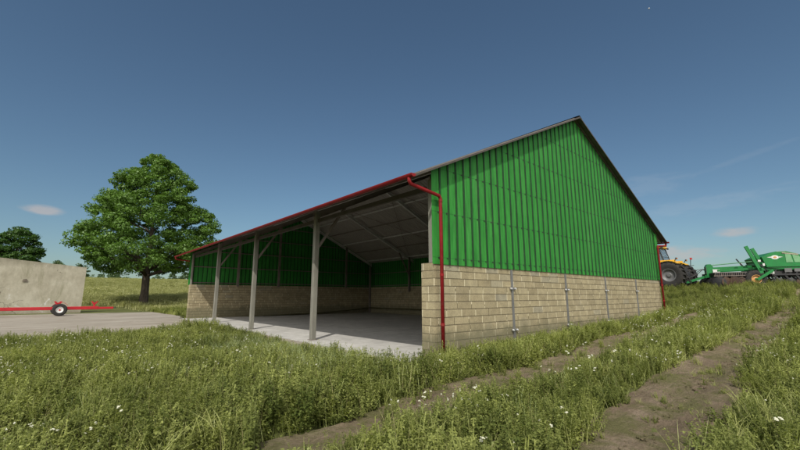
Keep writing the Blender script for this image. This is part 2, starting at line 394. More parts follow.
def yard_in(x, y):
    ins = np.zeros(np.shape(x), bool); n = len(YARD)
    for i in range(n):
        x0, y0 = YARD[i]; x1, y1 = YARD[(i + 1) % n]
        c = ((y0 > y) != (y1 > y)) & (x < (x1 - x0) * (y - y0) / ((y1 - y0) if y1 != y0 else 1e-9) + x0)
        ins ^= c
    return ins

# wheel tracks: (x, centre y, half width)
TR = [[(-8, -3.3, .26), (-4.9, -2.78, .29), (-3.9, -2.78, .3), (-2.3, -2.5, .34), (0, -2.6, .36), (3, -2.6, .36), (7, -2.45, .34), (12, -2.3, .3), (17, -1.9, .28), (22, -1.4, .25)],
      [(-4.6, -5.5, .42), (-2.6, -5.02, .42), (-1, -4.85, .44), (2, -4.8, .44), (5, -4.78, .42), (10, -4.7, .38), (16, -4.55, .36), (24, -4.35, .32), (34, -3.9, .32), (60, -2, .32)]]
def tr_at(t, x):
    a = np.array(t); return np.interp(x, a[:, 0], a[:, 1]), np.interp(x, a[:, 0], a[:, 2])
for k, t in enumerate(TR):
    xa = np.arange(t[0][0], t[-1][0], .07); yc, hw = tr_at(t, xa); W_ = np.linspace(-1, 1, 17); Vt = []
    for i, x in enumerate(xa):
        e0 = 1.0 + .35 * noise.noise((x * 1.1, k * 7, 0)); e1 = 1.0 + .35 * noise.noise((x * 1.1, k * 7 + 3, 4))
        for q in W_:
            y = yc[i] + q * hw[i] * 1.25 * (e0 if q < 0 else e1)
            Vt.append((x, y, float(H(x, y)) + .028 - .03 * math.exp(-((abs(q) - .0) / .45) ** 2) * (1 if k else .5) + .02 * noise.noise((x * 2.2, y * 6, 1)) + .014 * noise.noise((x * 7, y * 9, 4)) + .007 * noise.noise((x * 17, y * 19, 8)) + .012))
    Vt = np.array(Vt); n = len(xa); I = np.arange(n * 17).reshape(n, 17)
    Ft = np.stack([I[:-1, :-1], I[1:, :-1], I[1:, 1:], I[:-1, 1:]], -1).reshape(-1, 4)
    o = np_mesh('dirt_track', Vt, Ft, M['dirt'], smooth=True); o['kind'] = 'structure'

# ---------------------------------------------------------------- barn
Wd, L, HB, TH, OV = 15.69, 24.0, 2.214, .43, .27
EX, EZ, SL, RX = -.88, 4.15, .471, 7.845
def rz(x): return EZ + SL * ((x - EX) if x <= RX else (2 * RX - x - EX))
barn = empty('open_fronted_barn', (0, 0, 0))
tag(barn, 'large open fronted barn with green sheet cladding over pale block walls and red gutters', 'barn')
fl = MB(); fl.box(((Wd - .35) / 2 - .05, L / 2, -.33), (Wd + .3 - .1, L - .1, .5)); o = fl.build('floor', M['floor']); o['kind'] = 'structure'
b = MB(); b.box((Wd / 2, TH / 2, (HB - .6) / 2), (Wd, TH, HB + .6)); b.build('brick_wall', M['brick'], barn)
b = MB(); b.box((Wd / 2, L - TH / 2, (HB - .6) / 2), (Wd, TH, HB + .6)); b.build('brick_wall', M['brick'], barn)
b = MB(); b.box((Wd - TH / 2, L / 2, (HB - .6) / 2), (TH, L - 2 * TH - .004, HB + .6)); b.build('brick_wall', M['brick'], barn)

def cladding(axis, fixed, out, length, top):
    """ribbed sheet. axis 'x' (gable) or 'y'; out = +-1 outward direction"""
    b = MB(); pitch = .302; z0 = HB - .035; s = -.02
    prof = []; t = -.115
    while t < length:
        for dt, d in ((0, 0), (.006, .024), (.056, .024), (.062, 0)):
            if 0 <= t + dt <= length: prof.append((t + dt, d))
        t += pitch
    prof = [(-.07 if axis == 'x' else 0, 0)] + prof + [(length, 0)]
    if axis == 'x':
        prof.append((RX, 0)); prof = sorted(set(prof))
    vs = []; fs = []
    for (t, d) in prof:
        off = fixed + out * (.022 + d)
        for z in (z0, top(t)):
            vs.append((t, off, z) if axis == 'x' else (off, t, z))
    b.add(vs, [])
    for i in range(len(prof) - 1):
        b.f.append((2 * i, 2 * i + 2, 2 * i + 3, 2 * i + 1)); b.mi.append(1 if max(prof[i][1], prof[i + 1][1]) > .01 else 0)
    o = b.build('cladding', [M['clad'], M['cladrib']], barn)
    sb = MB(); t = .187 - .302 - .02 + .302
    while t < length - .2:
        z = HB + .12
        while z < top(t) - .25:
            off = fixed + out * .03; c = (t - .02, off, z) if axis == 'x' else (off, t - .02, z)
            sb.box(c, (.03, .02, .03))
            z += 1.12
        t += .302
    q = sb.build('screw_heads', M['blackmetal'], o); q['kind'] = 'stuff'
    return o
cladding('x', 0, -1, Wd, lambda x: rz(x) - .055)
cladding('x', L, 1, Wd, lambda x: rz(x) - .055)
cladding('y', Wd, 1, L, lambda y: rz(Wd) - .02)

# roof: two ribbed slopes
def roof(side):
    ya = []; y = -OV
    while y < L + OV:
        for dy, d in ((0, 0), (.12, 0), (.14, .03), (.19, .03), (.21, 0)):
            if y + dy <= L + OV: ya.append((y + dy, d))
        y += .25
    vs = []; fs = []
    xa = EX; xb = RX
    if side: xa, xb = 2 * RX - EX, RX
    for (y, d) in ya:
        for (x, e) in ((xa, 0), (xb, 0)):
            z = rz(x) + d; vs.append((x, y, z)); vs.append((x, y, z - .035))
    for i in range(len(ya) - 1):
        a = 4 * i; fs += [(a, a + 4, a + 6, a + 2), (a + 1, a + 3, a + 7, a + 5), (a, a + 1, a + 5, a + 4), (a + 2, a + 6, a + 7, a + 3)]
    fs += [(0, 2, 3, 1), (4 * len(ya) - 4, 4 * len(ya) - 3, 4 * len(ya) - 1, 4 * len(ya) - 2)]
    b = MB(); b.add(vs, fs); r = b.build('roof_slope', [M['roof'], M['top_soffit_shade']], barn)
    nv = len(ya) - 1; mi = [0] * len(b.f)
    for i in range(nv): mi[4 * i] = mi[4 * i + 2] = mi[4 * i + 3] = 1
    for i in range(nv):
        if ya[i + 1][0] <= .0 or ya[i][0] >= L: mi[4 * i + 1] = 1  # overhang underside gets the dark colour as painted soffit shade
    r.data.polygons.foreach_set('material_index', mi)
    for yy in (-OV - .012, L + OV + .012):          # barge board along the rake
        bb = MB(); bb.beam((xa, yy, rz(xa) - .03), (xb, yy, rz(xb) - .03), .02, .05); bb.build('barge_board', M['dark'], r)
roof(0); roof(1)
b = MB(); b.beam((RX - .14, L / 2, rz(RX) + .0), (RX + .0, L / 2, rz(RX) + .07), 2, 2) if False else None
b = MB()
for s in (-1, 1):
    b.add([(RX, -OV, rz(RX) + .065), (RX, L + OV, rz(RX) + .065), (RX + s * .2, L + OV, rz(RX) - .03), (RX + s * .2, -OV, rz(RX) - .03)], [(0, 1, 2, 3) if s > 0 else (3, 2, 1, 0)])
b.build('ridge_cap', M['dark'], barn)

# frames
YP = [.12, 6.14, 12.05, 17.96, L - .12]
for i, y in enumerate(YP):
    inner = 0 < i < 4
    b = MB()
    if inner: b.box((.16, y, (rz(.16) - .6) / 2), (.18, .17, rz(.16) + .3), bev=.012)
    else: b.box((.09, y, (HB + rz(.1) - .3) / 2), (.1, .2, rz(.1) - .3 - HB), bev=.01)
    b.build('post', M['post'], barn)
    if inner:
        b = MB(); b.box((.16, y, -.07), (.27, .25, .022), bev=.006); b.build('post_foot', M['steel'], barn)
    for s in (0, 1):                                 # sloping rafters, I-section
        x0, x1 = (.05, RX - .03) if s == 0 else (2 * RX - .05, RX + .03)
        bb = MB(); dz = .3
        bb.beam((x0, y, rz(x0) - dz), (x1, y, rz(x1) - dz), .02, .2)
        bb.beam((x0, y, rz(x0) - dz - .105), (x1, y, rz(x1) - dz - .105), .12, .012)
        bb.beam((x0, y, rz(x0) - dz + .105), (x1, y, rz(x1) - dz + .105), .12, .012)
        bb.build('rafter', M['galv'] if s else M['steel'], barn)
    if inner:
        bb = MB(); bb.beam((.2, y, 3.1), (1.35, y, rz(1.35) - .4), .08, .08); bb.build('knee_brace', M['steel'], barn)
        b = MB(); b.box((Wd - TH - .08, y, (HB + rz(Wd) - .35) / 2 - .0), (.14, .16, rz(Wd) - .35 - HB + .9)); b.build('back_post', M['steel'], barn)
        bb = MB(); bb.beam((Wd - TH - .1, y, 3.1), (Wd - 1.6, y, rz(Wd - 1.6) - .4), .08, .08); bb.build('knee_brace', M['steel'], barn)
for k in range(1, 5):
    x = Wd * k / 5
    for yy in (TH + .06, L - TH - .06):
        b = MB(); zt = rz(x) - .3; b.box((x, yy, (HB - .1 + zt) / 2), (.16, .12, zt - HB + .1)); b.build('gable_post', M['steel'], barn)
for x in (Wd - TH - .08,):
    for yy in (TH + .09, L - TH - .09):
        b = MB(); b.box((x, yy, (rz(Wd) - .5) / 2), (.16, .16, rz(Wd) - .4)); b.build('corner_post', M['steel'], barn)
# wall rails behind the cladding
for yy in (.05, L - .05):
    z = HB + .14
    while z < 8:
        hw = (rz(RX) - .35 - z) / SL
        x0 = max(.12, RX - hw); x1 = min(Wd - .1, RX + hw)
        if x1 - x0 > .8:
            b = MB(); b.box(((x0 + x1) / 2, yy, z), (x1 - x0, .05, .06)); b.build('wall_rail', M['steel'], barn)
        z += 1.12
for z in (HB + .14, HB + 1.26):
    b = MB(); b.box((Wd - .05, L / 2, z), (.05, L - .4, .06)); b.build('wall_rail', M['steel'], barn)
# purlins
for s in (0, 1):
    for h, w, mt in ((7.33, .1, 'galv'), (6.0, .1, 'galv'), (4.72, .12, 'galv'), (8.02, .07, 'steel'), (6.66, .06, 'steel'), (5.36, .06, 'steel')):
        if h == 4.72 and not s: continue
        x = EX + (h + .12 - EZ) / SL
        if s: x = 2 * RX - x
        b = MB(); b.box((x, L / 2, rz(x) - .1 - w / 2 - .0), (w * .7, L - .3, w)); b.build('purlin', M[mt], barn)
b = MB(); b.box((.2, L / 2, rz(.2) - .52), (.08, L - .9, .13)); b.build('eave_beam', M['dark'], barn)
for cx_, cy_ in ((Wd + .02, -.02), (Wd + .02, L + .02)):
    b = MB(); sg = -1 if cy_ < 0 else 1; b.box((cx_ - .1, cy_ + sg * .035, (HB + rz(Wd) - .1) / 2), (.34, .012, rz(Wd) - HB - .06)); b.box((cx_ + .064, cy_ - sg * .1, (HB + rz(Wd) - .1) / 2), (.012, .3, rz(Wd) - HB - .06)); b.build('corner_trim', M['clad'], barn)
b = MB()
for y in (6.14, 12.05, 17.96):
    pass
for (y0, y1) in ((6.14, 12.05), (12.05, 17.96)):      # wind bracing under the back slope
    bb = MB(); xa, xb = RX + .4, Wd - .5
    bb.tube([(xa, y0, rz(xa) - .16), (xb, y1, rz(xb) - .16)], .018, 6); bb.tube([(xa, y1, rz(xa) - .2), (xb, y0, rz(xb) - .2)], .018, 6)
    bb.build('wind_brace', M['steel'], barn)

# gutters, downpipes
def gutter(x, out):
    b = MB(); n = 10; prof = []
    for k in range(n + 1):
        a = pi + pi * k / n; prof.append((cos(a) * .074, sin(a) * .074))
    for k in range(n, -1, -1):
        a = pi + pi * k / n; prof.append((cos(a) * .068, sin(a) * .068))
    y0, y1 = -OV - .08, L + OV + .08; vs = [(x + p, y, EZ - .01 + q) for y in (y0, y1) for p, q in prof]; m_ = len(prof)
    b.add(vs, [(i, (i + 1) % m_, (i + 1) % m_ + m_, i + m_) for i in range(m_)])
    for y in (y0, y1):
        b.add([(x, y, EZ - .01)] + [(x + cos(pi + pi * k / n) * .074, y, EZ - .01 + sin(pi + pi * k / n) * .074) for k in range(n + 1)], [(0, k + 1, k + 2) for k in range(n)])
    return b.build('gutter', M['red'], barn)
gutter(EX - .07, -1); gutter(2 * RX - EX + .07, 1)
def downpipe(p0, p1, zb, ext):
    b = MB(); g_, w = Vector(p0), Vector(p1)
    pts = [g_ + Vector((0, 0, -.05)), g_ + Vector((0, 0, -.16)), g_ + (w - g_) * .04 + Vector((0, 0, -.2)), w + (g_ - w) * .05, w + Vector((0, 0, -.05)), w + Vector((0, 0, -.12)), Vector((w.x, w.y, zb))]
    b.tube(pts, .043, 14); o = b.build('downpipe', M['red'], barn, smooth=True)
    for z in (w.z - .1, w.z - 1.9, zb + .9):
        c = MB(); c.tube([(w.x, w.y, z - .03), (w.x, w.y, z + .03)], .049, 14); c.build('pipe_clip', M['red'], o)
downpipe((EX - .07, -.2, EZ), (.14, -.12, 3.82), -.12, 1)
downpipe((2 * RX - EX + .07, -.2, EZ), (Wd - .12, -.13, 3.85), .3, 1)
downpipe((EX - .07, L + .2, EZ), (.15, L + .13, 3.82), -.12, -1)
for k in range(1, 5):
    x = Wd * k / 5; b = MB(); b.box((x, -.012, (HB - .35) / 2 - .02), (.085, .03, HB + .3)); s = b.build('wall_strap', M['strap'], barn)
    for z in (1.636, .496):
        pb = MB(); pb.box((x, -.035, z), (.26, .012, .06)); pp = pb.build('clamp_plate', M['strap'], s)
        for q in (-1, 1):
            c = MB(); c.tube([(x + q * .1, -.03, z), (x + q * .1, -.075, z)], .026, 6); c.build('bolt', M['bolt'], s)

# ---------------------------------------------------------------- old concrete wall
R0 = Vector(at(36.5, -29.1)[:2]); L0 = Vector(at(33.2, -33.1)[:2]); dw = (L0 - R0).normalized(); Lw = 30.
wall = MB(); ang = atan2(dw.y, dw.x); nseg = 90
# local: x along the wall from the right end, y thickness, z up
vs = []; fs = []
for i in range(nseg + 1):
    x = Lw * i / nseg; zt = 4.02 + .1 * min(x, 8.) + .05 * noise.noise((x * .6, 0, 1)) + .025 * noise.noise((x * 3, 0, 5)); 
    x2 = x - (.0 if i else 0)
    y = .03 * noise.noise((x * .5, 4, 2))
    vs += [(x2, -.2 + y, -.4), (x2 + (.06 * noise.noise((0, 0, 7)) if i == 0 else 0), -.2 + y, 1.4), (x2, -.19 + y, 2.9), (x2 + (.1 if i == 0 else 0), -.17 + y, zt - .03), (x2, -.12, zt), (x2, .12, zt), (x2, .2, -.4)]
for i in range(nseg):
    a = i * 7
    for k in range(6): fs.append((a + k, a + k + 1, a + k + 8, a + k + 7))
fs += [tuple(range(7)), tuple(range(nseg * 7 + 6, nseg * 7 - 1, -1))]
wall.add(vs, fs); wo = wall.build('concrete_wall', M['bunker'])
wo.location = (R0.x, R0.y, 0); wo.rotation_euler = (0, 0, ang)
tag(wo, 'tall old beige concrete wall with stains and cracks standing left of the big tree', 'wall')
ch = MB()      # broken patch in the render
pts = []
for k in range(14):
    a = 2 * pi * k / 14; r = .1 + .11 * random.random(); pts.append((4.0 + cos(a) * r * 1.2, 2.73 + sin(a) * r * .9))
fy = .205
ch2 = MB(); ch2.prism([(x, z) for x, z in pts], fy, fy + .03)
SIDE = 1 if (Vector((CX, CY)) - R0).dot(Vector((-dw.y, dw.x))) > 0 else -1
co = ch2.build('spalled_patch', worn('spall', (.13, .11, .085), .95, var=.4), wo)
if SIDE < 0:
    for v in co.data.vertices: v.co.y = -v.co.y - .012

# ---------------------------------------------------------------- wheels
def wheel(name, c, R, w, rr, parent, rim='white', hub='red', axis=(0, 1, 0), lugs=0, lug_h=.04):
    b = MB(); k = w / 2
    b.lathe([(-k * .8, rr), (-k * .95, rr + (R - rr) * .3), (-k, rr + (R - rr) * .6), (-k * .85, R * .97), (-k * .5, R), (k * .5, R), (k * .85, R * .97), (k, rr + (R - rr) * .6), (k * .95, rr + (R - rr) * .3), (k * .8, rr), (0, rr * .96), (-k * .8, rr)], c, axis, 40)
    ax = Vector(axis).normalized(); a0 = Vector((0, 0, 1)); u = ax.cross(a0).normalized(); v = ax.cross(u)
    for i in range(lugs):
        for s in (-1, 1):
            a = 2 * pi * (i + (.5 if s > 0 else 0)) / lugs
            p = [Vector(c) + ax * (s * t * k * 1.0) + (u * cos(a + da) + v * sin(a + da)) * (R + lug_h * .3) for t, da in ((.03, .16), (.5, .05), (.98, -.04))]
            r0 = (u * cos(a) + v * sin(a))
            b.beam(p[0], p[1], lug_h * 1.1, lug_h * 1.3, up=r0); b.beam(p[1], p[2], lug_h * 1.1, lug_h * 1.3, up=r0)
    wh = b.build(name, M['rubber'], parent, smooth=False)
    for f_ in wh.data.polygons[:440]: f_.use_smooth = True
    b = MB(); b.lathe([(-k * .82, rr * 1.02), (-k * .84, rr * .9), (-k * .45, rr * .84), (-k * .38, rr * .35), (-k * .5, rr * .3), (-k * .5, 0.001)], c, axis, 32)
    b.lathe([(k * .82, rr * 1.02), (k * .84, rr * .9), (k * .45, rr * .84), (k * .38, rr * .35), (k * .5, rr * .3), (k * .5, 0.001)], c, axis, 32)
    b.build('rim', M[rim], wh, smooth=True)
    b = MB(); b.lathe([(-k * .62, .001), (-k * .62, rr * .26), (-k * .3, rr * .34), (k * .3, rr * .34), (k * .62, rr * .26), (k * .62, .001)], c, axis, 20)
    b.build('hub', M[hub], wh)
    return wh

# ---------------------------------------------------------------- red header trailer (long low beam, cradles, two wheels)
p1, p0 = Vector((-3.3, 34.2)), Vector((-14.9, 33.5)); dt = (p1 - p0); LT = dt.length
tr = empty('header_trailer', (p0.x, p0.y, -.09), atan2(dt.y, dt.x))
tag(tr, 'long low red header trailer parked on the yard in front of the concrete wall', 'trailer')
b = MB(); b.box((LT / 2 - .5, 0, .57), (LT - 1., .14, .24), bev=.02); b.box((LT - .75, 0, .55), (1.5, .1, .17), bev=.015); b.build('main_beam', M['tred'], tr)
b = MB(); b.box((LT / 2 - 2.1, .95, .57), (LT - 4.5, .1, .12), bev=.02); b.build('side_beam', M['tred'], tr)
WX = LT - 3.42
for x in (1.0, WX - 3.7, WX - .1, LT - 1.3):
    b = MB(); b.beam((x, -.05, .57), (x, 1.0 if x < LT - 3 else .09, .57), .1, .09); b.build('cross_member', M['tred'], tr)
    for y in ((0, .95) if x < LT - 3 else (0,)):
        c = MB(); c.box((x, y, .76), (.12, .1, .26)); c.prism([(x - .09, .86), (x + .09, .86), (x + .24, 1.1), (x + .15, 1.1), (x, .95), (x - .15, 1.1), (x - .24, 1.1)], y - .05, y + .05); c.build('cradle', M['tred'], tr)
b = MB(); b.beam((WX, -.5, .44), (WX, 1.4, .44), .1, .1); b.build('axle', M['tred'], tr)
for y in (-.46, 1.35): wheel('wheel', (WX, y, .47), .46, .24, .22, tr, 'white', 'tred', lugs=0)
b = MB(); b.box((WX, -.46, .985), (.5, .22, .02)); b.beam((WX - .42, -.46, .84), (WX - .24, -.46, .985), .22, .018); b.beam((WX + .24, -.46, .985), (WX + .45, -.46, .8), .22, .018); b.build('mudguard', M['tred'], tr)
for x in (.4,): 
    for y in (-.3, 1.25): wheel('wheel', (x, y, .42), .42, .22, .24, tr, 'white', 'tred')
b = MB(); b.beam((.4, -.4, .42), (.4, 1.3, .42), .1, .1); b.build('axle', M['tred'], tr)
b = MB(); b.tube([(LT - .1, 0, .55), (LT + .05, 0, .55)], .03, 8); b.lathe([(-.03, .05), (-.03, .09), (.03, .09), (.03, .05), (-.03, .05)], (LT + .12, 0, .55), (0, 0, 1), 16); b.build('tow_eye', M['blackmetal'], tr)

# ---------------------------------------------------------------- tractor
TZ = float(H(27.2, 2.5)); tx = empty('tractor', (27.25, 2.41, TZ))
tag(tx, 'yellow tractor with big black tyres standing half hidden behind the barn corner', 'tractor')
for sx in (-1, 1):
    wheel('rear_wheel', (sx * 1.05, 0, .97), .93, .62, .45, tx, 'greyrim', 'greyrim', (1, 0, 0), lugs=20, lug_h=.085)
    wheel('rear_wheel', (sx * 1.75, 0, .97), .93, .55, .45, tx, 'greyrim', 'greyrim', (1, 0, 0), lugs=20, lug_h=.055) if sx > 0 else None
    wheel('front_wheel', (sx * 1.0, 3.0, .72), .7, .5, .38, tx, 'greyrim', 'greyrim', (1, 0, 0), lugs=18, lug_h=.045)
    b = MB(); n = 10; R_ = 1.04
    for k in range(n):
        a0 = radians(52 + 88 * k / n); a1 = radians(52 + 88 * (k + 1) / n)
        q0 = Vector((sx * 1.03, -cos(a0) * R_ * 1.0 + .0, .95 + sin(a0) * R_)); q1 = Vector((sx * 1.03, -cos(a1) * R_, .95 + sin(a1) * R_)); b.beam(q0, q1, .66, .03, up=(1, 0, 0)) if False else b.beam(q0, q1, .66, .05)
    b.box((sx * .82, .25, 1.72), (.06, 1.3, .7)); b.build('mudguard', M['yellow'], tx)
    b = MB(); b.box((sx * 1.15, -.55, 2.12), (.22, .08, .12)); b.tube([(sx * 1.1, -.4, 1.9), (sx * 1.15, -.5, 2.12)], .025, 6); b.build('work_lamp', M['blackmetal'], tx)
    b = MB(); b.box((sx * 1.15, -.595, 2.12), (.18, .01, .09)); b.build('lamp_lens', M['lamp_or'], tx)
    b = MB(); b.tube([(sx * .8, 1.9, 2.9), (sx * 1.35, 1.95, 2.9), (sx * 1.4, 1.95, 2.6)], .02, 6); b.box((sx * 1.4, 1.97, 2.5), (.2, .06, .35), bev=.02); b.build('mirror', M['blackmetal'], tx)
b = MB(); b.box((0, 1.2, .95), (.55, 4.2, .5), bev=.05); b.box((0, 3.0, .72), (1.6, .2, .2)); b.box((0, 0, .95), (1.6, .35, .35), bev=.05); b.build('chassis', M['blackmetal'], tx)
b = MB(); b.prism([(1.9, 1.15), (4.0, 1.1), (4.15, 1.3), (4.1, 1.75), (3.7, 1.95), (1.9, 2.1)], -.42, .42)
for i, v in enumerate(b.v): b.v[i] = (v[1], v[0], v[2])
b.f = [f_[::-1] for f_ in b.f]; b.build('bonnet', M['yellow'], tx)
b = MB(); b.tube([(.55, 2.1, 1.9), (.55, 2.1, 3.0)], .05, 10); b.build('exhaust', M['blackmetal'], tx)
b = MB(); b.box((0, .95, 1.55), (1.5, 1.9, .5), bev=.05); cabp = empty('cab', (0, .6, -.1)); cabp.parent = tx; b.build('cab_base', M['yellow'], cabp)
b = MB(); b.box((0, .85, 3.2), (1.65, 2.0, .2), bev=.07); b.box((0, .85, 3.32), (1.3, 1.5, .08), bev=.03); rf = b.build('cab_roof', M['yellow'], cabp)
b = MB()
for sx in (-1, 1):
    b.beam((sx * .72, -.35, 1.75), (sx * .74, .0, 3.12), .07, .07); b.beam((sx * .72, 1.85, 1.75), (sx * .74, 1.7, 3.12), .07, .07); b.beam((sx * .74, .75, 1.75), (sx * .75, .75, 3.12), .05, .05)
    b.beam((sx * .72, -.35, 1.78), (sx * .72, 1.85, 1.78), .07, .07)
b.beam((-.72, -.35, 1.78), (.72, -.35, 1.78), .07, .07); b.beam((-.74, -.17, 2.45), (.74, -.17, 2.45), .03, .03); b.build('cab_frame', M['blackmetal'], cabp)
b = MB()
for sx in (-1, 1): b.prism([(-.3, 1.8), (1.8, 1.8), (1.68, 3.1), (.02, 3.1)], sx * .73 - .006, sx * .73 + .006)
for i, v in enumerate(b.v): b.v[i] = (v[1], v[0], v[2])
b.beam((0, -.35, 1.8), (0, 0, 3.1), 1.38, .012, up=(0, 1, 0)); b.beam((0, 1.86, 1.8), (0, 1.7, 3.1), 1.38, .012, up=(0, 1, 0)); b.build('cab_glass', M['glass'], cabp)
b = MB(); b.box((0, .7, 1.95), (.5, .5, .14), bev=.04); b.box((0, .48, 2.3), (.48, .13, .7), bev=.04); b.build('seat', M['blackmetal'], cabp)
b = MB(); b.lathe([(-.015, .17), (-.015, .2), (.015, .2), (.015, .17), (-.015, .17)], (0, 1.2, 2.3), (0, -.5, .8), 20); b.tube([(0, 1.2, 2.3), (0, 1.45, 1.9)], .03, 8); b.build('steering_wheel', M['blackmetal'], cabp)
b = MB(); b.tube([(.6, -.05, 3.3), (.6, -.05, 3.45)], .05, 10); b.build('beacon', M['lamp_or'], cabp)
for sx in (-1, 1):
    b = MB(); b.box((sx * .65, -.2, 3.12), (.2, .08, .12)); b.build('roof_lamp', M['blackmetal'], cabp)
b = MB(); b.beam((1.55, -.9, 1.75), (1.25, -.25, 1.7), .04, .04); b.tube([(1.5, -.7, 1.7), (1.5, -.75, 2.2)], .025, 6); b.build('lamp_stalk', M['blackmetal'], tx)
b = MB(); b.box((1.5, -.78, 2.25), (.26, .1, .13)); b.build('tail_lamp', M['lamp_red'], tx)
b = MB()
for sx in (-1, 1): b.beam((sx * .3, -.3, .75), (sx * .38, -1.0, .62), .07, .1); b.beam((sx * .3, -.2, 1.35), (sx * .4, -.8, 1.3), .06, .07); b.tube([(sx * .4, -.8, 1.3), (sx * .38, -1.0, .65)], .025, 6)
b.box((0, -.6, 1.3), (.5, .35, .35), bev=.04); b.box((0, -.75, .55), (.12, .5, .08)); b.build('linkage', M['blackmetal'], tx)

# ---------------------------------------------------------------- seed drill
A = radians(28); SZ = 1.93
sd = empty('seed_drill', (27.3, 1.54, SZ), -(pi / 2 - A))
tag(sd, 'green seed drill with raised folding arms, hopper and disc gangs hitched behind the yellow tractor', 'seed drill')
def seg(name, pts, w, h, mt='mgreen', par=None):
    b = MB()
    for i in range(len(pts) - 1): b.beam(pts[i], pts[i + 1], w, h)
    return b.build(name, M[mt], par or sd)
b = MB(); b.beam((-.25, 0, .42), (1.15, -.0, .9), .16, .15); b.beam((.9, 0, .82), (1.2, 0, .86), .3, .2); b.build('drawbar', M['mgreen'], sd)
b = MB(); b.prism([(1.0, .75), (1.35, .75), (1.42, 1.5), (1.3, 1.68), (1.1, 1.68), (1.0, 1.5)], -.2, .2); b.build('mast', M['mgreen'], sd)
b = MB(); b.tube([(1.25, -.1, 1.6), (3.65, -.1, 1.8)], .03, 8); b.build('tie_rod', M['mgreen'], sd)
b = MB(); b.beam((1.3, 0, 1.33), (3.6, 0, 1.42), .24, .24); b.beam((1.5, -.6, 1.2), (3.6, -.9, 1.3), .12, .14); b.beam((1.5, .6, 1.2), (3.6, .9, 1.3), .12, .14); b.build('main_beam', M['mgreen'], sd)
for dy in (-.12, 0, .12):
    b = MB(); b.tube([(-.6, dy, 1.0), (-.2, dy, .72), (.2, dy * 1.5, .85), (.55, dy, 1.2 + dy), (.85, dy, 1.35), (1.05, dy, 1.25)], .022, 6); b.build('hose', M['blackmetal'], sd)
b = MB(); b.box((.95, -.32, 1.25), (.04, .05, .5)); b.build('hose_stand', M['blackmetal'], sd)
b = MB(); b.box((1.55, -.26, 1.18), (.4, .04, .26)); b.build('marker_board', M['white'], sd)
# front tool carrier: frame, tine rack, discs, roller
b = MB(); b.box((2.0, 0, .92), (1.7, 2.5, .07)); b.box((1.2, 0, .98), (.1, 2.7, .14)); b.box((2.75, 0, .96), (.1, 2.7, .14))
for y in np.linspace(-1.25, 1.25, 6): b.beam((1.15, y, 1.02), (2.8, y, 1.0), .06, .08)
b.build('tool_frame', M['blackmetal'], sd)
for x in (1.25, 1.7, 2.15, 2.6):
    b = MB(); b.box((x, -.0, .8), (.1, 2.5, .18))
    b.build('gang_beam', M['blackmetal'], sd)
for y in (-1.3,): 
    for i in range(15):
        c = MB(); c.beam((1.1 + i * .115, -1.32, .78), (1.14 + i * .115, -1.32, 1.04), .02, .045); c.build('tine', M['steel'], sd)
b = MB(); b.beam((1.05, -1.34, .82), (2.85, -1.34, .82), .02, .04); b.beam((1.05, -1.34, 1.04), (2.85, -1.34, 1.04), .02, .03); b.build('tine_rack', M['steel'], sd)
def disc_gang(x, z, R, y0, y1, n, mt, name='disc', tilt=0):
    for y in np.linspace(y0, y1, n):
        b = MB(); b.lathe([(-.03, .001), (-.015, R * .5), (.02, R), (.028, R), (0, R * .5), (-.01, .001)], (x, y, z), (tilt, 1, 0), 22); b.build(name, M[mt], sd)
disc_gang(1.3, .4, .38, -1.35, 1.35, 10, 'blackmetal', tilt=.6)
disc_gang(1.72, .39, .37, -1.35, 1.35, 10, 'rusty', tilt=-.6)
disc_gang(2.14, .39, .37, -1.35, 1.35, 10, 'rusty', tilt=.6)
b = MB(); b.lathe([(-1.35, .05), (-1.35, .3), (1.35, .3), (1.35, .05)], (2.5, 0, .33), (0, 1, 0), 20)
for k in range(24):
    y = -1.3 + k * 2.6 / 23; b.lathe([(-.02, .3), (-.01, .36), (.01, .36), (.02, .3)], (2.5, y, .36), (0, 1, 0), 20)
b.build('roller', M['rusty'], sd)
b = MB(); b.beam((1.42, -1.2, .36), (1.42, 1.2, .36), .07, .07); b.beam((1.95, -1.2, .34), (1.95, 1.2, .34), .07, .07)
for x in (1.42, 1.95, 2.5):
    for y in (-1.25, 0, 1.25): b.beam((x, y, .36), (x + .12, y, .95), .05, .07)
b.build('gang_frame', M['rusty'], sd)
# transport wheels with arms
for s in (-1, 1):
    for y in (1.18,):
        wheel('wheel', (3.3, s * y, .58), .57, .44, .27, sd, 'orange', 'mgreen', lugs=14, lug_h=.03)
    b = MB(); b.beam((3.3, s * 1.45, .54), (3.3, s * .9, .54), .1, .1); b.beam((3.3, s * 1.47, .54), (4.15, s * 1.47, 1.12), .08, .15); b.build('wheel_arm', M['mgreen'], sd)
    # raised folding arms
    for (xa, za, xb, zb, yy) in (((2.98, 2.74, 3.62, .95, -1.35), (3.4, 2.6, 4.02, .95, -1.05)) if s < 0 else ()):
        b = MB(); b.beam((xa, yy, za), (xb, yy, zb), .1, .19); b.build('folding_arm', M['mgreen'], sd)
    b = MB(); b.tube([(3.25, s * 1.2, 2.1), (3.75, s * 1.2, 1.3)], .045, 8); b.tube([(3.45, s * 1.2, 1.7), (3.95, s * 1.2, 1.15)], .03, 8); b.build('cylinder', M['blackmetal'], sd)
    b = MB(); b.box((3.55, s * 1.42, 1.75), (.14, .03, .12)); b.box((3.75, s * 1.42, 1.5), (.1, .03, .16)); b.build('decal_plate', M['white'], sd)
    for (xx, zz) in ((3.7, 1.95), (3.85, 1.65), (3.65, 1.4), (3.9, 1.3)):
        b = MB(); b.tube([(xx, s * 1.0, zz), (xx + .12, s * 1.15, zz - .3), (xx, s * 1.2, zz - .55)], .03, 6); b.build('hose', M['blackmetal'], sd)
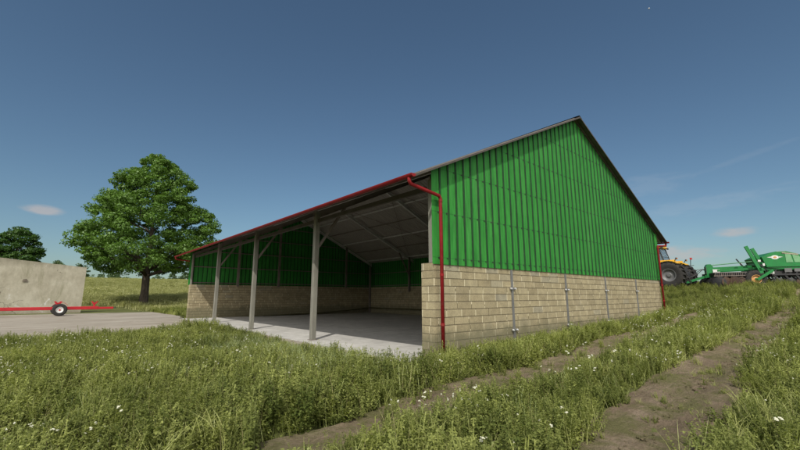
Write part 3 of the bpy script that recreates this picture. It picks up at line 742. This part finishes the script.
b = MB(); b.beam((3.3, -1.2, .54), (3.3, 1.2, .54), .14, .14); b.beam((3.6, -1.4, 1.2), (3.6, 1.4, 1.2), .2, .2); b.beam((3.8, -1.2, 1.6), (3.8, 1.2, 1.6), .14, .14); b.build('wheel_axle', M['mgreen'], sd)
# hopper
b = MB(); pr = [(3.95, 1.3), (3.75, 2.0), (4.15, 2.22), (4.45, 2.32), (5.05, 2.32), (5.7, 2.1), (5.95, 1.5), (6.6, 1.45), (6.6, 1.25), (5.2, 1.15)]
b.prism(pr, -1.3, 1.3); hp = b.build('hopper', M['mgreen'], sd)
b = MB(); b.beam((4.6, 0, 2.335), (5.1, 0, 2.335), 2.3, .03); b.beam((5.06, 0, 2.345), (5.68, 0, 2.14), 2.3, .03); b.build('hopper_lid', M['bunker'], hp)
b = MB(); b.prism([(4.95, 1.62), (5.3, 1.62), (5.22, 2.14), (4.95, 2.22)], -1.318, -1.302); b.prism([(5.36, 1.62), (5.82, 1.6), (5.62, 2.02), (5.3, 2.12)], -1.318, -1.302); b.build('side_panel', M['mpanel'], hp)
b = MB(); b.beam((4.8, -1.32, 2.24), (5.6, -1.32, 2.1), .02, .07); b.build('hopper_trim', M['bunker'], hp)
lg = MB(); n = 24
def ell(cx, cz, a, bb, y0, y1, m): lg.prism([(cx + a * cos(2 * pi * k / n), cz + bb * sin(2 * pi * k / n)) for k in range(n)], y0, y1, m)
ell(4.42, 1.96, .2, .13, -1.312, -1.302, 0); ell(4.42, 1.96, .09, .06, -1.32, -1.312, 1)
lg.prism([(4.0, 1.97), (4.24, 2.01), (4.24, 1.93)], -1.312, -1.302, 0); lg.prism([(4.6, 2.01), (4.84, 1.97), (4.6, 1.93)], -1.312, -1.302, 0)
lg.build('emblem', [M['white'], M['orange']], hp)
b = MB(); b.box((5.3, 0, 1.2), (3.2, 2.4, .14)); b.box((5.2, -1.32, 1.42), (2.6, .1, .14)); b.box((5.2, 1.32, 1.42), (2.6, .1, .14)); b.build('rear_frame', M['mgreen'], sd)
b = MB(); b.box((4.95, -1.36, 1.12), (.36, .05, .24)); b.box((5.5, -1.36, 1.12), (.5, .05, .2)); b.build('side_box', M['greyrim'], sd)
b = MB(); b.box((4.1, -1.38, .98), (.26, .04, .16)); b.build('sign_plate', M['white'], sd)
for x0, R_ in ((4.45, .27), (5.0, .27), (5.55, .27), (6.1, .27)):
    disc_gang(x0, .36, R_, -1.35, 1.35, 7, 'blackmetal' if x0 < 5.2 else 'rusty')
b = MB()
for x0 in (4.45, 5.0, 5.55, 6.1):
    b.beam((x0, -1.38, .36), (x0, 1.38, .36), .05, .05)
    for y in np.linspace(-1.35, 1.35, 7): b.beam((x0, y, .36), (x0 - .25, y, .85), .05, .1); b.beam((x0 - .25, y, .85), (x0 - .1, y, 1.15), .05, .06)
b.beam((4.1, -1.36, .85), (6.4, -1.36, .85), .08, .1); b.beam((4.1, 1.36, .85), (6.4, 1.36, .85), .08, .1); b.beam((4.1, 0, .85), (6.4, 0, .85), .08, .1)
b.build('coulter_frame', M['blackmetal'], sd)
b = MB(); b.box((5.3, 0, .98), (2.3, 2.3, .26), bev=.04); b.build('metering_box', M['blackmetal'], sd)

# ---------------------------------------------------------------- trees
def leaf_cloud(centres, radii, per, size, flat=.6, up=.6):
    """leaf quads on the upper outer part of many clumps"""
    n = len(centres) * per
    C = np.repeat(np.array(centres), per, 0); Rr = np.repeat(np.array(radii), per)
    d = rng.normal(size=(n, 3)); d /= np.linalg.norm(d, axis=1)[:, None]
    rad = rng.uniform(.45, 1.05, n) ** .6
    P = C + d * (Rr * rad)[:, None] * np.array([1, 1, flat])
    nrm = d * .8 + np.array([0, 0, up]) + rng.normal(scale=.55, size=(n, 3)); nrm /= np.linalg.norm(nrm, axis=1)[:, None]
    t = np.cross(nrm, rng.normal(size=(n, 3))); t /= np.linalg.norm(t, axis=1)[:, None]; bt = np.cross(nrm, t)
    s = size * rng.uniform(.6, 1.3, n)[:, None]
    # five point leaf as a kite quad with a bent tip
    q = np.stack([P - t * s, P + bt * s * .55, P + t * s * 1.1 - nrm * s * .25, P - bt * s * .55], 1)
    V = q.reshape(-1, 3); Fc = np.arange(n * 4).reshape(n, 4); return V, Fc

def crown_clumps(prof, cz0, n, seed, squash=1.0):
    rg = np.random.default_rng(seed); hs = np.array([p[0] for p in prof]); rs = np.array([p[1] for p in prof]); out = []; rad = []
    lobes = [(rg.uniform(0, 2 * pi), rg.uniform(hs[0], hs[-1]), rg.uniform(.12, .3)) for _ in range(16)]
    while len(out) < n:
        h = rg.uniform(hs[0], hs[-1]); R = np.interp(h, hs, rs)
        if rg.uniform() > (R / rs.max()) ** 1.2 + .06: continue
        a = rg.uniform(0, 2 * pi); k = 1.0
        for (la, lh, s) in lobes:
            da = (a - la + pi) % (2 * pi) - pi; k += (s if s > .2 else -s) * math.exp(-(da / .4) ** 2 - ((h - lh) / 1.3) ** 2)
        r = R * k * (rg.uniform(.12, 1) ** .42) * .93
        out.append((r * cos(a), r * sin(a), h)); rad.append(rg.uniform(.4, 1.05))
    return np.array(out), np.array(rad)

def tree(name, loc, hgt, prof, nclump, per, leaf, trunk_r, fork, label, cat='tree', mat='leafT', seed=1, group=None, clump=1.0, limbs=14):
    t = empty(name, loc); tag(t, label, cat, group)
    C, R = crown_clumps(prof, 0, nclump, seed); R = R * clump
    rg = random.Random(seed)
    b = MB(); top = hgt * .8
    pts = [(0, 0, -.3), (0.02, 0, .15), (.03, .02, fork * .5), (.0, .05, fork), (.1, -.1, fork + (top - fork) * .35), (-.05, .05, fork + (top - fork) * .7), (0, 0, top)]
    b.tube(pts, [trunk_r * 1.75, trunk_r * 1.2, trunk_r * .95, trunk_r * .9, trunk_r * .55, trunk_r * .3, .03], 12)
    idx = list(range(len(C))); rg.shuffle(idx)
    for i in idx[:limbs]:
        e = Vector(C[i]); h0 = max(fork * .95, min(e.z - 1.0 - .25 * math.hypot(e.x, e.y), top * .9)); s = Vector((0, 0, h0))
        m1 = s.lerp(e, .35) + Vector((rg.uniform(-.3, .3), rg.uniform(-.3, .3), .1)); m2 = s.lerp(e, .7) + Vector((rg.uniform(-.3, .3), rg.uniform(-.3, .3), .25))
        r = trunk_r * .42 * (1 - .5 * h0 / top); b.tube([s, m1, m2, e], [r, r * .7, r * .42, .03], 7)
    b.build('trunk', M['bark'], t, smooth=True)
    V, Fc = leaf_cloud(C, R, per, leaf); np_mesh('crown', V, Fc, M[mat], t)
    return t
def gz(x, y): return float(H(x, y))
tp = at(46, -29.6)   # big tree
PROF = [(3.9, 4.4), (4.6, 7.0), (5.9, 8.3), (7.8, 8.1), (10.2, 7.2), (12.6, 5.7), (14.8, 4.2), (16.6, 2.6), (18.1, .9)]
tree('broadleaf_tree', (tp[0], tp[1], gz(tp[0], tp[1]) - .05), 18, PROF, 640, 170, .128, .42, 3.5, 'large full crowned broadleaf tree on the grass beside the barn', seed=5, limbs=42, clump=1.0)
p2 = at(90, -88.5); z2 = gz(p2[0], p2[1])
tree('broadleaf_tree', (p2[0], p2[1], z2), 11.6, [(1, 2), (2.5, 4.6), (5, 5.3), (7.6, 4.5), (9.8, 3.0), (11.6, .7)], 210, 80, .24, .4, 2.0, 'dark round broadleaf tree rising behind the left part of the concrete wall', seed=9, limbs=14, clump=1.2)
# distant trees: (image column, distance, height above horizon line in px, half width px, label)
FT = [(52, 150, 34, 10, 'low rounded far tree showing above the middle of the concrete wall'),
      (77, 160, 31.5, 9, 'small far tree showing above the right end of the concrete wall'),
      (99.5, 200, 22, 5.5, 'small pale far tree just left of the rounder one on the field horizon'),
      (113, 200, 24.5, 7.5, 'rounded far tree on the field horizon left of the big trunk'),
      (90, 240, 20, 5, 'tiny far tree on the field horizon close to the wall end'),
      (125, 260, 18.5, 5, 'tiny far tree on the field horizon just left of the big trunk'),
      (156, 230, 20.5, 6, 'small far tree on the field horizon just right of the big trunk'),
      (171, 220, 22, 5, 'small far tree on the field horizon midway between big trunk and barn'),
      (184, 210, 22.5, 7, 'small far tree on the field horizon touching the barn corner'),
      (701, 260, 11.5, 5, 'tiny far tree beyond the seed drill drawbar, nearer the tractor'),
      (708, 270, 11.5, 5, 'tiny far tree beyond the seed drill drawbar, nearer the disc gang')]
for i, (px, D, hp_, hw, lb) in enumerate(FT):
    X = (px - 400) / F * D * .985; p = at(D, X); zt = CZ + hp_ / F * D; z0 = gz(p[0], p[1]) ; h = max(3, zt - z0); w = hw / F * D
    tree('far_tree', (p[0], p[1], z0), h, [(h * .08, w * .4), (h * .25, w * .9), (h * .5, w), (h * .75, w * .75), (h, w * .15)], 60, 40, .35, .2, h * .2, lb, seed=20 + i, group='far trees along the field horizon', mat='leafD', clump=max(.7, w * .35), limbs=4)
# far woodland mass behind the crest
rgw = np.random.default_rng(3); Cw = []; Rw = []
for k in range(300):
    az = rgw.uniform(-.95, .95); D = rgw.uniform(250, 330); X = D * math.tan(az); p = at(D, X); 
    z = gz(p[0], p[1]); Cw.append((p[0], p[1], z + rgw.uniform(1.0, 5.2))); Rw.append(rgw.uniform(2.5, 4.5))
Vw, Fw_ = leaf_cloud(Cw, Rw, 40, .7); wd = np_mesh('far_woodland', Vw, Fw_, M['leafD']); tag(wd, 'thin line of distant woodland along the horizon beyond the field', 'woodland', kind='stuff')

# ---------------------------------------------------------------- grass
def blades(n, hmin, hmax, w, spread, bend, seed, seg=3, two=False):
    rg = np.random.default_rng(seed); V = []; Fc = []
    for i in range(n):
        a = rg.uniform(0, 2 * pi); r = spread * sqrt(rg.uniform()); bx, by = r * cos(a), r * sin(a)
        h = rg.uniform(hmin, hmax); da = rg.uniform(0, 2 * pi); lean = rg.uniform(.1, 1) * bend * h; fa = rg.uniform(0, 2 * pi); fx, fy = cos(fa) * w / 2, sin(fa) * w / 2
        o = len(V)
        for s in range(seg + 1):
            t = s / seg; k = 1 - t ** 1.5 * .92; q = lean * t * t
            x = bx + cos(da) * q; y = by + sin(da) * q; z = h * t * (1 - .22 * bend * t) - .02
            V += [(x - fx * k, y - fy * k, z), (x + fx * k, y + fy * k, z)]
        for s in range(seg): b_ = o + 2 * s; Fc.append((b_, b_ + 1, b_ + 3, b_ + 2))
    return np.array(V), np.array(Fc)
def weed(nst, h, spread, leaf, seed, per=16):
    rg = np.random.default_rng(seed); V = []; Fc = []
    for i in range(nst):
        a = rg.uniform(0, 2 * pi); r = spread * sqrt(rg.uniform()); base = np.array([r * cos(a), r * sin(a), 0]); hh = h * rg.uniform(.6, 1.1)
        tip = base + np.array([rg.uniform(-.12, .12), rg.uniform(-.12, .12), hh]); o = len(V); w = .003
        V += [tuple(base + (-w, 0, 0)), tuple(base + (w, 0, 0)), tuple(tip + (w, 0, 0)), tuple(tip - (w, 0, 0))]; Fc.append((o, o + 1, o + 2, o + 3))
        for k in range(per):
            t = rg.uniform(.1, 1) ** .8; p = base + (tip - base) * t; la = rg.uniform(0, 2 * pi); el = rg.uniform(-.2, .9)
            d = np.array([cos(la) * cos(el), sin(la) * cos(el), sin(el)]); s = leaf * rg.uniform(.6, 1.3) * (1.15 - .5 * t)
            sd_ = np.array([-sin(la), cos(la), 0]) * s * .28; o = len(V)
            V += [tuple(p), tuple(p + d * s * .5 + sd_), tuple(p + d * s - (0, 0, s * .25)), tuple(p + d * s * .5 - sd_)]; Fc.append((o, o + 1, o + 2, o + 3))
    return np.array(V), np.array(Fc)
def merge(*parts):
    V = []; Fc = []; mi = []; o = 0
    for (v, f, m) in parts: V.append(v); Fc.append(f + o); mi += [m] * len(f); o += len(v)
    return np.concatenate(V), np.concatenate(Fc), mi
def src(name, *parts, mats):
    v, f, mi = merge(*parts); return np_mesh(name, v, f, mats, link=False, mi=mi)
M['dry'] = leaf_mat('dry_stalk', (.3, .25, .12), (.5, .43, .24), .2, .5)
GM = [M['grassA'], M['grassB'], M['grassC'], M['dry']]
near_src = []
for k in range(3): near_src.append(src('a_weed_%d' % k, (*weed(14, .36, .13, .043, 10 + k, 32), 0), (*blades(26, .14, .33, .006, .15, .5, 40 + k), 0), (*blades(2, .3, .5, .004, .12, .3, 240 + k), 3), mats=GM))
for k in range(2): near_src.append(src('b_mix_%d' % k, (*weed(8, .28, .14, .04, 20 + k, 24), 0), (*blades(16, .2, .42, .008, .16, .7, 50 + k), 1), (*blades(20, .12, .3, .007, .16, .5, 54 + k), 0), mats=GM))
for k in range(2): near_src.append(src('c_low_%d' % k, (*weed(15, .2, .17, .038, 30 + k, 24), 0), (*blades(26, .1, .26, .007, .18, .5, 60 + k), 0), mats=GM))
near_src.append(src('d_tall_0', (*blades(18, .26, .44, .01, .09, .95, 71, 4), 1), mats=GM))
near_src.append(src('d_tall_1', (*blades(12, .26, .44, .01, .1, 1.1, 72, 4), 1), (*weed(4, .3, .1, .06, 33), 0), mats=GM))
near_src.append(src('e_blue_0', (*blades(38, .22, .44, .009, .16, .6, 73, 3), 2), mats=GM))
for k in range(3): near_src.append(src('g_nettle_%d' % k, (*weed(9, .43, .12, .038, 120 + k, 44), 0), (*blades(26, .2, .44, .007, .14, .5, 130 + k), 1), mats=GM))
far_src = []
for k in range(3): far_src.append(src('f_field_%d' % k, (*blades(70, .18, .5, .028, .55, .5, 80 + k, 2), 0), (*weed(12, .42, .5, .13, 90 + k, 16), 0), mats=[M['grassF']]))
def flower(n, seed, hmax=.42, r=.009):
    rg = np.random.default_rng(seed); b = MB()
    for i in range(n):
        x, y = rg.uniform(-.2, .2, 2); z = rg.uniform(.27, hmax); w = .002
        b.add([(x - w, y, 0), (x + w, y, 0), (x + w, y, z), (x - w, y, z)], [(0, 1, 2, 3)], 0)
        for j in range(5):
            c = np.array([x, y, z]) + rg.normal(size=3) * r * .5; rr = r * rg.uniform(.5, .9)
            b.add([c + (rr, 0, 0), c + (0, rr, 0), c - (rr, 0, 0), c - (0, rr, 0), c + (0, 0, rr * .8), c - (0, 0, rr * .6)], [(0, 1, 4), (1, 2, 4), (2, 3, 4), (3, 0, 4), (1, 0, 5), (2, 1, 5), (3, 2, 5), (0, 3, 5)], 1)
    me = bpy.data.meshes.new('flower_src'); me.from_pydata(b.v, [], b.f); me.materials.append(M['grassA']); me.materials.append(M['flower']); me.polygons.foreach_set('material_index', b.mi)
    return bpy.data.objects.new('flower_%d' % seed, me)
fl_src = [flower(1, 1), flower(2, 2), flower(4, 3, .34, .011), flower(3, 4, .42, .015)]
def make_coll(name, objs):
    c = bpy.data.collections.new(name)
    for o in objs: c.objects.link(o)
    return c
def scatter(name, P, Rz, S, idx, coll, label, cat):
    n = len(P); me = bpy.data.meshes.new(name); me.vertices.add(n); me.vertices.foreach_set('co', np.asarray(P, np.float32).ravel())
    a = me.attributes.new('rot', 'FLOAT_VECTOR', 'POINT'); tl = rng.normal(scale=.1, size=(n, 2)); a.data.foreach_set('vector', np.column_stack([tl, Rz]).astype(np.float32).ravel())
    a = me.attributes.new('scl', 'FLOAT', 'POINT'); a.data.foreach_set('value', np.asarray(S, np.float32))
    a = me.attributes.new('pick', 'INT', 'POINT'); a.data.foreach_set('value', np.asarray(idx, np.int32))
    o = bpy.data.objects.new(name, me); COL.objects.link(o); tag(o, label, cat, kind='stuff')
    nt = bpy.data.node_groups.new(name, 'GeometryNodeTree'); nt.interface.new_socket('Geometry', in_out='INPUT', socket_type='NodeSocketGeometry'); nt.interface.new_socket('Geometry', in_out='OUTPUT', socket_type='NodeSocketGeometry')
    N = nt.nodes; gi = N.new('NodeGroupInput'); go = N.new('NodeGroupOutput'); ip = N.new('GeometryNodeInstanceOnPoints'); ci = N.new('GeometryNodeCollectionInfo')
    ci.inputs['Collection'].default_value = coll; ci.inputs['Separate Children'].default_value = True; ci.inputs['Reset Children'].default_value = True
    def na(nm, t): q = N.new('GeometryNodeInputNamedAttribute'); q.data_type = t; q.inputs['Name'].default_value = nm; return [s for s in q.outputs if s.enabled and s.name == 'Attribute'][0]
    er = N.new('FunctionNodeEulerToRotation'); nt.links.new(na('rot', 'FLOAT_VECTOR'), er.inputs[0])
    ip.inputs['Pick Instance'].default_value = True
    nt.links.new(gi.outputs[0], ip.inputs['Points']); nt.links.new(ci.outputs[0], ip.inputs['Instance']); nt.links.new(na('pick', 'INT'), ip.inputs['Instance Index'])
    nt.links.new(er.outputs[0], ip.inputs['Rotation']); nt.links.new(na('scl', 'FLOAT'), ip.inputs['Scale']); nt.links.new(ip.outputs[0], go.inputs[0])
    md = o.modifiers.new('scatter', 'NODES'); md.node_group = nt; return o

def vnoise(x, y, s, seed=0):
    xi = x * s; yi = y * s; x0 = np.floor(xi).astype(int); y0 = np.floor(yi).astype(int); fx = xi - x0; fy = yi - y0
    fx = fx * fx * (3 - 2 * fx); fy = fy * fy * (3 - 2 * fy)
    def h(a, b): v = (a * 374761393 + b * 668265263 + seed * 974634777) & 0xffffffff; v = ((v ^ (v >> 13)) * 1274126177) & 0xffffffff; return ((v ^ (v >> 16)) & 0xffff) / 65535.
    return (h(x0, y0) * (1 - fx) + h(x0 + 1, y0) * fx) * (1 - fy) + (h(x0, y0 + 1) * (1 - fx) + h(x0 + 1, y0 + 1) * fx) * fy

def cand(r0, r1, dens, amin=-54, amax=54):
    A_ = radians(amax - amin) / 2 * (r1 ** 2 - r0 ** 2); n = int(A_ * dens); r = np.sqrt(rng.uniform(r0 ** 2, r1 ** 2, n)); a = np.radians(rng.uniform(amin, amax, n))
    D = r * np.cos(a); X = r * np.sin(a); return CX + D * FW[0] + X * RT[0], CY + D * FW[1] + X * RT[1], r
def ok(x, y, margin=.0):
    k = ~yard_in(x, y); k &= ~((x > -.42) & (x < Wd + .06) & (y > -.1) & (y < L + .1))
    for i, t in enumerate(TR):
        yc, hw = tr_at(t, x); nz = vnoise(x, y, 1.6, 5 + i)
        on = (np.abs(y - yc) < hw * (.72 + .7 * nz) + margin) & (x > t[0][0] - .4) & (x < t[-1][0])
        # a few sparse weeds live on the track
        k &= ~(on & (rng.uniform(size=x.shape) > (.05 + .14 * (vnoise(x, y, 1.3, 31 + i) > .55) + (.07 if i == 0 else 0))))
    return k
# near
q1 = cand(2.2, 19, 46); q2 = cand(.3, 2.2, 40, -180, 180); q3 = cand(2.2, 8, 26, 54, 306); q4 = cand(8, 19, 22, 54, 78); x, y, r = (np.concatenate(v) for v in zip(q1, q2, q3, q4)); k = ok(x, y, .06); x, y, r = x[k], y[k], r[k]
pn = vnoise(x, y, .35, 1) + .5 * vnoise(x, y, 1.1, 2); u = rng.uniform(size=len(x))
idx = np.where(u < .55, rng.integers(0, 3, len(x)), np.where(u < .72, rng.integers(3, 5, len(x)), rng.integers(5, 7, len(x))))
idx = np.where((vnoise(x, y, .55, 8) > .62) & (rng.uniform(size=len(x)) < .3), rng.integers(7, 9, len(x)), idx)
bl = np.exp(-(((x + 2.1) / 1.5) ** 2 + ((y - 3.2) / 3.3) ** 2)); idx = np.where((rng.uniform(size=len(x)) < bl * .75) & (y > -.6), 9, idx)
ed = np.full(len(x), 9.)
for t in TR:
    yc, hw = tr_at(t, x); ed = np.minimum(ed, np.abs(np.abs(y - yc) - hw - .28))
tallp = .5 * (vnoise(x, y, .8, 21) > .55) * (vnoise(x, y, .23, 22) > .4) + .5 * (ed < .22) * (y < -3.2) * (y > -4.8) + .5 * ((y > -1.7) & (y < -.1) & (x > -.5) & (x < 16.5))
tallp *= ~((x > -3.5) & (x < 0) & (y > 1))
idx = np.where(rng.uniform(size=len(x)) < tallp * .6, rng.integers(10, 13, len(x)), idx)
sc_ = rng.uniform(.75, 1.25, len(x)) * (.72 + .5 * vnoise(x, y, .5, 3))
sc_ *= np.where(yard_in(x + .25, y) | yard_in(x, y + .3), .8, 1.)
for t in TR:
    yc, hw = tr_at(t, x); d = np.abs(y - yc) - hw; sc_ *= np.where(d < .02, .38, np.where((d < .5) & (y < yc) & (yc > -3.6), .6, 1))
P = np.column_stack([x, y, H(x, y) - .005]); scatter('meadow_grass', P, rng.uniform(0, 6.28, len(x)), sc_, idx, make_coll('near_src', near_src), 'dense knee high meadow grass and weeds around the barn and tracks', 'grass')
# middle
x, y, r = cand(19, 46, 17); k = ok(x, y, .05); x, y, r = x[k], y[k], r[k]
idx = rng.integers(0, 7, len(x)); idx = np.where(rng.uniform(size=len(x)) < .1, 7, idx); sc_ = rng.uniform(1.0, 1.5, len(x)) * (.8 + .4 * vnoise(x, y, .4, 3))
x2, y2, r2 = cand(46, 135, 1.9, -56, 54); k = ok(x2, y2); x2, y2 = x2[k], y2[k]
hid = (x2 > -2) & (y2 > 24) & (x2 < 14) & ((y2 - 24) * 0 > 1)
P = np.column_stack([x, y, H(x, y) - .01]); scatter('verge_grass', P, rng.uniform(0, 6.28, len(x)), sc_, idx, make_coll('mid_src', near_src), 'rough grass further off around the yard edge and the machines', 'grass')
P = np.column_stack([x2, y2, H(x2, y2) - .02]); scatter('field_grass', P, rng.uniform(0, 6.28, len(x2)), rng.uniform(.9, 1.5, len(x2)), rng.integers(0, 3, len(x2)), make_coll('far_src', far_src), 'pale green field crop rising to the horizon behind the yard', 'field')
# loose clods and pebbles on the tracks
def clod(seed):
    bm = bmesh.new(); bmesh.ops.create_icosphere(bm, subdivisions=1, radius=.02)
    r_ = random.Random(seed)
    for v in bm.verts: v.co *= r_.uniform(.6, 1.3); v.co.z *= .6
    me = bpy.data.meshes.new('clod'); bm.to_mesh(me); bm.free(); me.materials.append(M['dirt']); return bpy.data.objects.new('clod_%d' % seed, me)
cx2 = []; 
for t in TR:
    xx = rng.uniform(-6, 14, 1300); yc, hw = tr_at(t, xx); yy = yc + rng.normal(scale=.5, size=len(xx)) * hw; cx2.append(np.column_stack([xx, yy]))
cx2.append(np.column_stack([-.9 + rng.normal(scale=.3, size=500), rng.uniform(0, 10, 500)]))
cx2 = np.concatenate(cx2); zz = H(cx2[:, 0], cx2[:, 1]) + .022
scatter('loose_clods', np.column_stack([cx2, zz]), rng.uniform(0, 6.28, len(cx2)), rng.uniform(.25, 1.1, len(cx2)) ** 1.5, rng.integers(0, 4, len(cx2)), make_coll('clod_src', [clod(k) for k in range(4)]), 'loose clods and pebbles lying on the bare dirt tracks', 'pebbles')
# flowers
x, y, r = cand(2.5, 24, 5.); k = ok(x, y) & (vnoise(x, y, .6, 12) > .45) & ~((x > -2.4) & (x < .1) & (y > 1)); x, y = x[k], y[k]
P = np.column_stack([x, y, H(x, y) - .02]); scatter('white_wildflowers', P, rng.uniform(0, 6.28, len(x)), rng.uniform(.75, 1.15, len(x)), rng.integers(0, 4, len(x)), make_coll('flower_src', fl_src), 'small white wildflowers scattered through the meadow grass', 'wildflowers')

# ---------------------------------------------------------------- moon
d = Vector((CX, CY, CZ)); mD = 900.; ml = at(0, 0)
fwd = Vector((FW[0] * cos(PITCH), FW[1] * cos(PITCH), sin(PITCH))); upv = Vector((-FW[0] * sin(PITCH), -FW[1] * sin(PITCH), cos(PITCH))); rt = Vector((RT[0], RT[1], 0))
dr = (fwd * F + rt * (649 - 400) + upv * (225 - 8.5)).normalized()
bm = bmesh.new(); bmesh.ops.create_icosphere(bm, subdivisions=3, radius=2.3); me = bpy.data.meshes.new('moon'); bm.to_mesh(me); bm.free(); me.materials.append(M['moon'])
mo = bpy.data.objects.new('moon', me); mo.location = d + dr * 1500; COL.objects.link(mo); tag(mo, 'tiny pale daytime moon high in the deep blue sky', 'moon')

# ---------------------------------------------------------------- light
SUN = Vector((-.71, -.62, 1.0)).normalized()
sl = bpy.data.lights.new('sun', 'SUN'); sl.energy = 3.3; sl.angle = radians(.5); sl.color = (1, .955, .87)
so = bpy.data.objects.new('sun', sl); COL.objects.link(so); so.rotation_euler = SUN.to_track_quat('Z', 'Y').to_euler(); so.location = (0, 0, 30)
w = bpy.data.worlds.new('World'); sc.world = w; w.use_nodes = True; nt = w.node_tree; N = nt.nodes; Lk = nt.links; bg = N['Background']
sky = N.new('ShaderNodeTexSky'); sky.sky_type = 'NISHITA'; sky.sun_disc = False; sky.sun_elevation = math.asin(SUN.z); sky.sun_rotation = atan2(SUN.x, SUN.y)
sky.air_density = 1.0; sky.dust_density = 1.0; sky.ozone_density = 1.0; sky.altitude = 100
bg.inputs['Strength'].default_value = .075
tc = N.new('ShaderNodeTexCoord')
def vm(op, a, b=None):
    n = N.new('ShaderNodeVectorMath'); n.operation = op
    for i, v in enumerate((a, b)):
        if v is None: continue
        if isinstance(v, (tuple, Vector)): n.inputs[i].default_value = v
        else: Lk.new(v, n.inputs[i])
    return n
def mth(op, a, b=None, clamp=False):
    n = N.new('ShaderNodeMath'); n.operation = op; n.use_clamp = clamp
    for i, v in enumerate((a, b)):
        if v is None: continue
        if isinstance(v, (int, float)): n.inputs[i].default_value = v
        else: Lk.new(v, n.inputs[i])
    return n.outputs[0]
dirv = vm('NORMALIZE', tc.outputs['Generated']).outputs[0]
def ray_(px, py): return (fwd * F + rt * (px - 400) + upv * (225 - py)).normalized()
def cnoise(scale, st):
    mp = N.new('ShaderNodeMapping'); mp.inputs['Scale'].default_value = st; Lk.new(dirv, mp.inputs[0])
    n = N.new('ShaderNodeTexNoise'); n.inputs['Scale'].default_value = scale; n.inputs['Detail'].default_value = 6; n.inputs['Roughness'].default_value = .6; Lk.new(mp.outputs[0], n.inputs['Vector']); return n.outputs['Fac']
nA = cnoise(22, (1, 1, 4)); nB = cnoise(7, (1, 1, 5))
cur = sky.outputs[0]
def blob(px, py, wpx, hpx, opac, color, nz=1.4, soft=.9, roll=0.):
    global cur
    c = ray_(px, py); tu = Vector((c.y, -c.x, 0)).normalized(); tv = c.cross(tu).normalized(); tv = tv if tv.z > 0 else -tv
    if roll: tu, tv = tu * cos(roll) + tv * sin(roll), tv * cos(roll) - tu * sin(roll)
    s = 1 / (F * (1 + ((px - 400) / F) ** 2) ** .5)
    u_ = mth('DIVIDE', vm('DOT_PRODUCT', dirv, tu).outputs['Value'], wpx * s * .8); v_ = mth('DIVIDE', vm('DOT_PRODUCT', dirv, tv).outputs['Value'], hpx * s)
    fr = mth('GREATER_THAN', vm('DOT_PRODUCT', dirv, c).outputs['Value'], .5)
    q = mth('SUBTRACT', 1., mth('ADD', mth('MULTIPLY', u_, u_), mth('MULTIPLY', v_, v_)))
    q = mth('ADD', q, mth('MULTIPLY', mth('SUBTRACT', nA, .5), nz)); q = mth('MULTIPLY', mth('DIVIDE', q, soft, True), fr, True)
    q = mth('MULTIPLY', mth('MULTIPLY', q, q), opac)
    m = N.new('ShaderNodeMix'); m.data_type = 'RGBA'; Lk.new(q, m.inputs[0]); Lk.new(cur, m.inputs[6]); m.inputs[7].default_value = (*color, 1); cur = m.outputs[2]
CC = (6.9, 6.3, 6.1)
tn = N.new('ShaderNodeMix'); tn.data_type = 'RGBA'; tn.blend_type = 'MULTIPLY'; tn.inputs[0].default_value = 1; Lk.new(cur, tn.inputs[6]); tn.inputs[7].default_value = (.88, 1.05, 1.08, 1); cur = tn.outputs[2]
# unseen bright clouds added behind the viewer to fill the barn with light
sx_ = N.new('ShaderNodeSeparateXYZ'); Lk.new(dirv, sx_.inputs[0])
pz = mth('ADD', mth('MAXIMUM', sx_.outputs['Z'], 0.), .22); cp = N.new('ShaderNodeCombineXYZ'); Lk.new(mth('DIVIDE', sx_.outputs['X'], pz), cp.inputs[0]); Lk.new(mth('DIVIDE', sx_.outputs['Y'], pz), cp.inputs[1])
cn = N.new('ShaderNodeTexNoise'); cn.inputs['Scale'].default_value = 1.6; cn.inputs['Detail'].default_value = 8; cn.inputs['Roughness'].default_value = .58; Lk.new(cp.outputs[0], cn.inputs['Vector'])
back = mth('MULTIPLY', mth('ADD', vm('DOT_PRODUCT', dirv, Vector((-FW[0], -FW[1], 0))).outputs['Value'], -.05), 4., True)
cm = mth('MULTIPLY', mth('MULTIPLY', mth('SUBTRACT', cn.outputs['Fac'], .34), 9., True), mth('MULTIPLY', back, mth('MULTIPLY', sx_.outputs['Z'], 30., True)))
cmx = N.new('ShaderNodeMix'); cmx.data_type = 'RGBA'; Lk.new(cm, cmx.inputs[0]); Lk.new(cur, cmx.inputs[6]); cmx.inputs[7].default_value = (25, 24.3, 23.2, 1); cur = cmx.outputs[2]
blob(44, 210, 24, 6, .62, CC); blob(735, 232, 28, 6.5, .58, CC); blob(668, 254, 62, 10, .58, CC, 2.0)
blob(742, 158, 70, 4, .055, (7, 7.4, 8), 1.6, roll=.22); blob(700, 205, 110, 10, .1, (7, 7.4, 8), 2.2, roll=.1); blob(650, 185, 50, 14, .09, (7, 7.4, 8), 2.2)
Lk.new(cur, bg.inputs['Color'])

sc.view_settings.view_transform = 'Standard'; sc.view_settings.look = 'None'; sc.view_settings.exposure = 0; sc.view_settings.gamma = 1
sc.view_settings.use_curve_mapping = False
sc.render.engine = 'CYCLES'; sc.cycles.use_denoising = True; sc.cycles.max_bounces = 12; sc.cycles.diffuse_bounces = 8; sc.cycles.transparent_max_bounces = 8
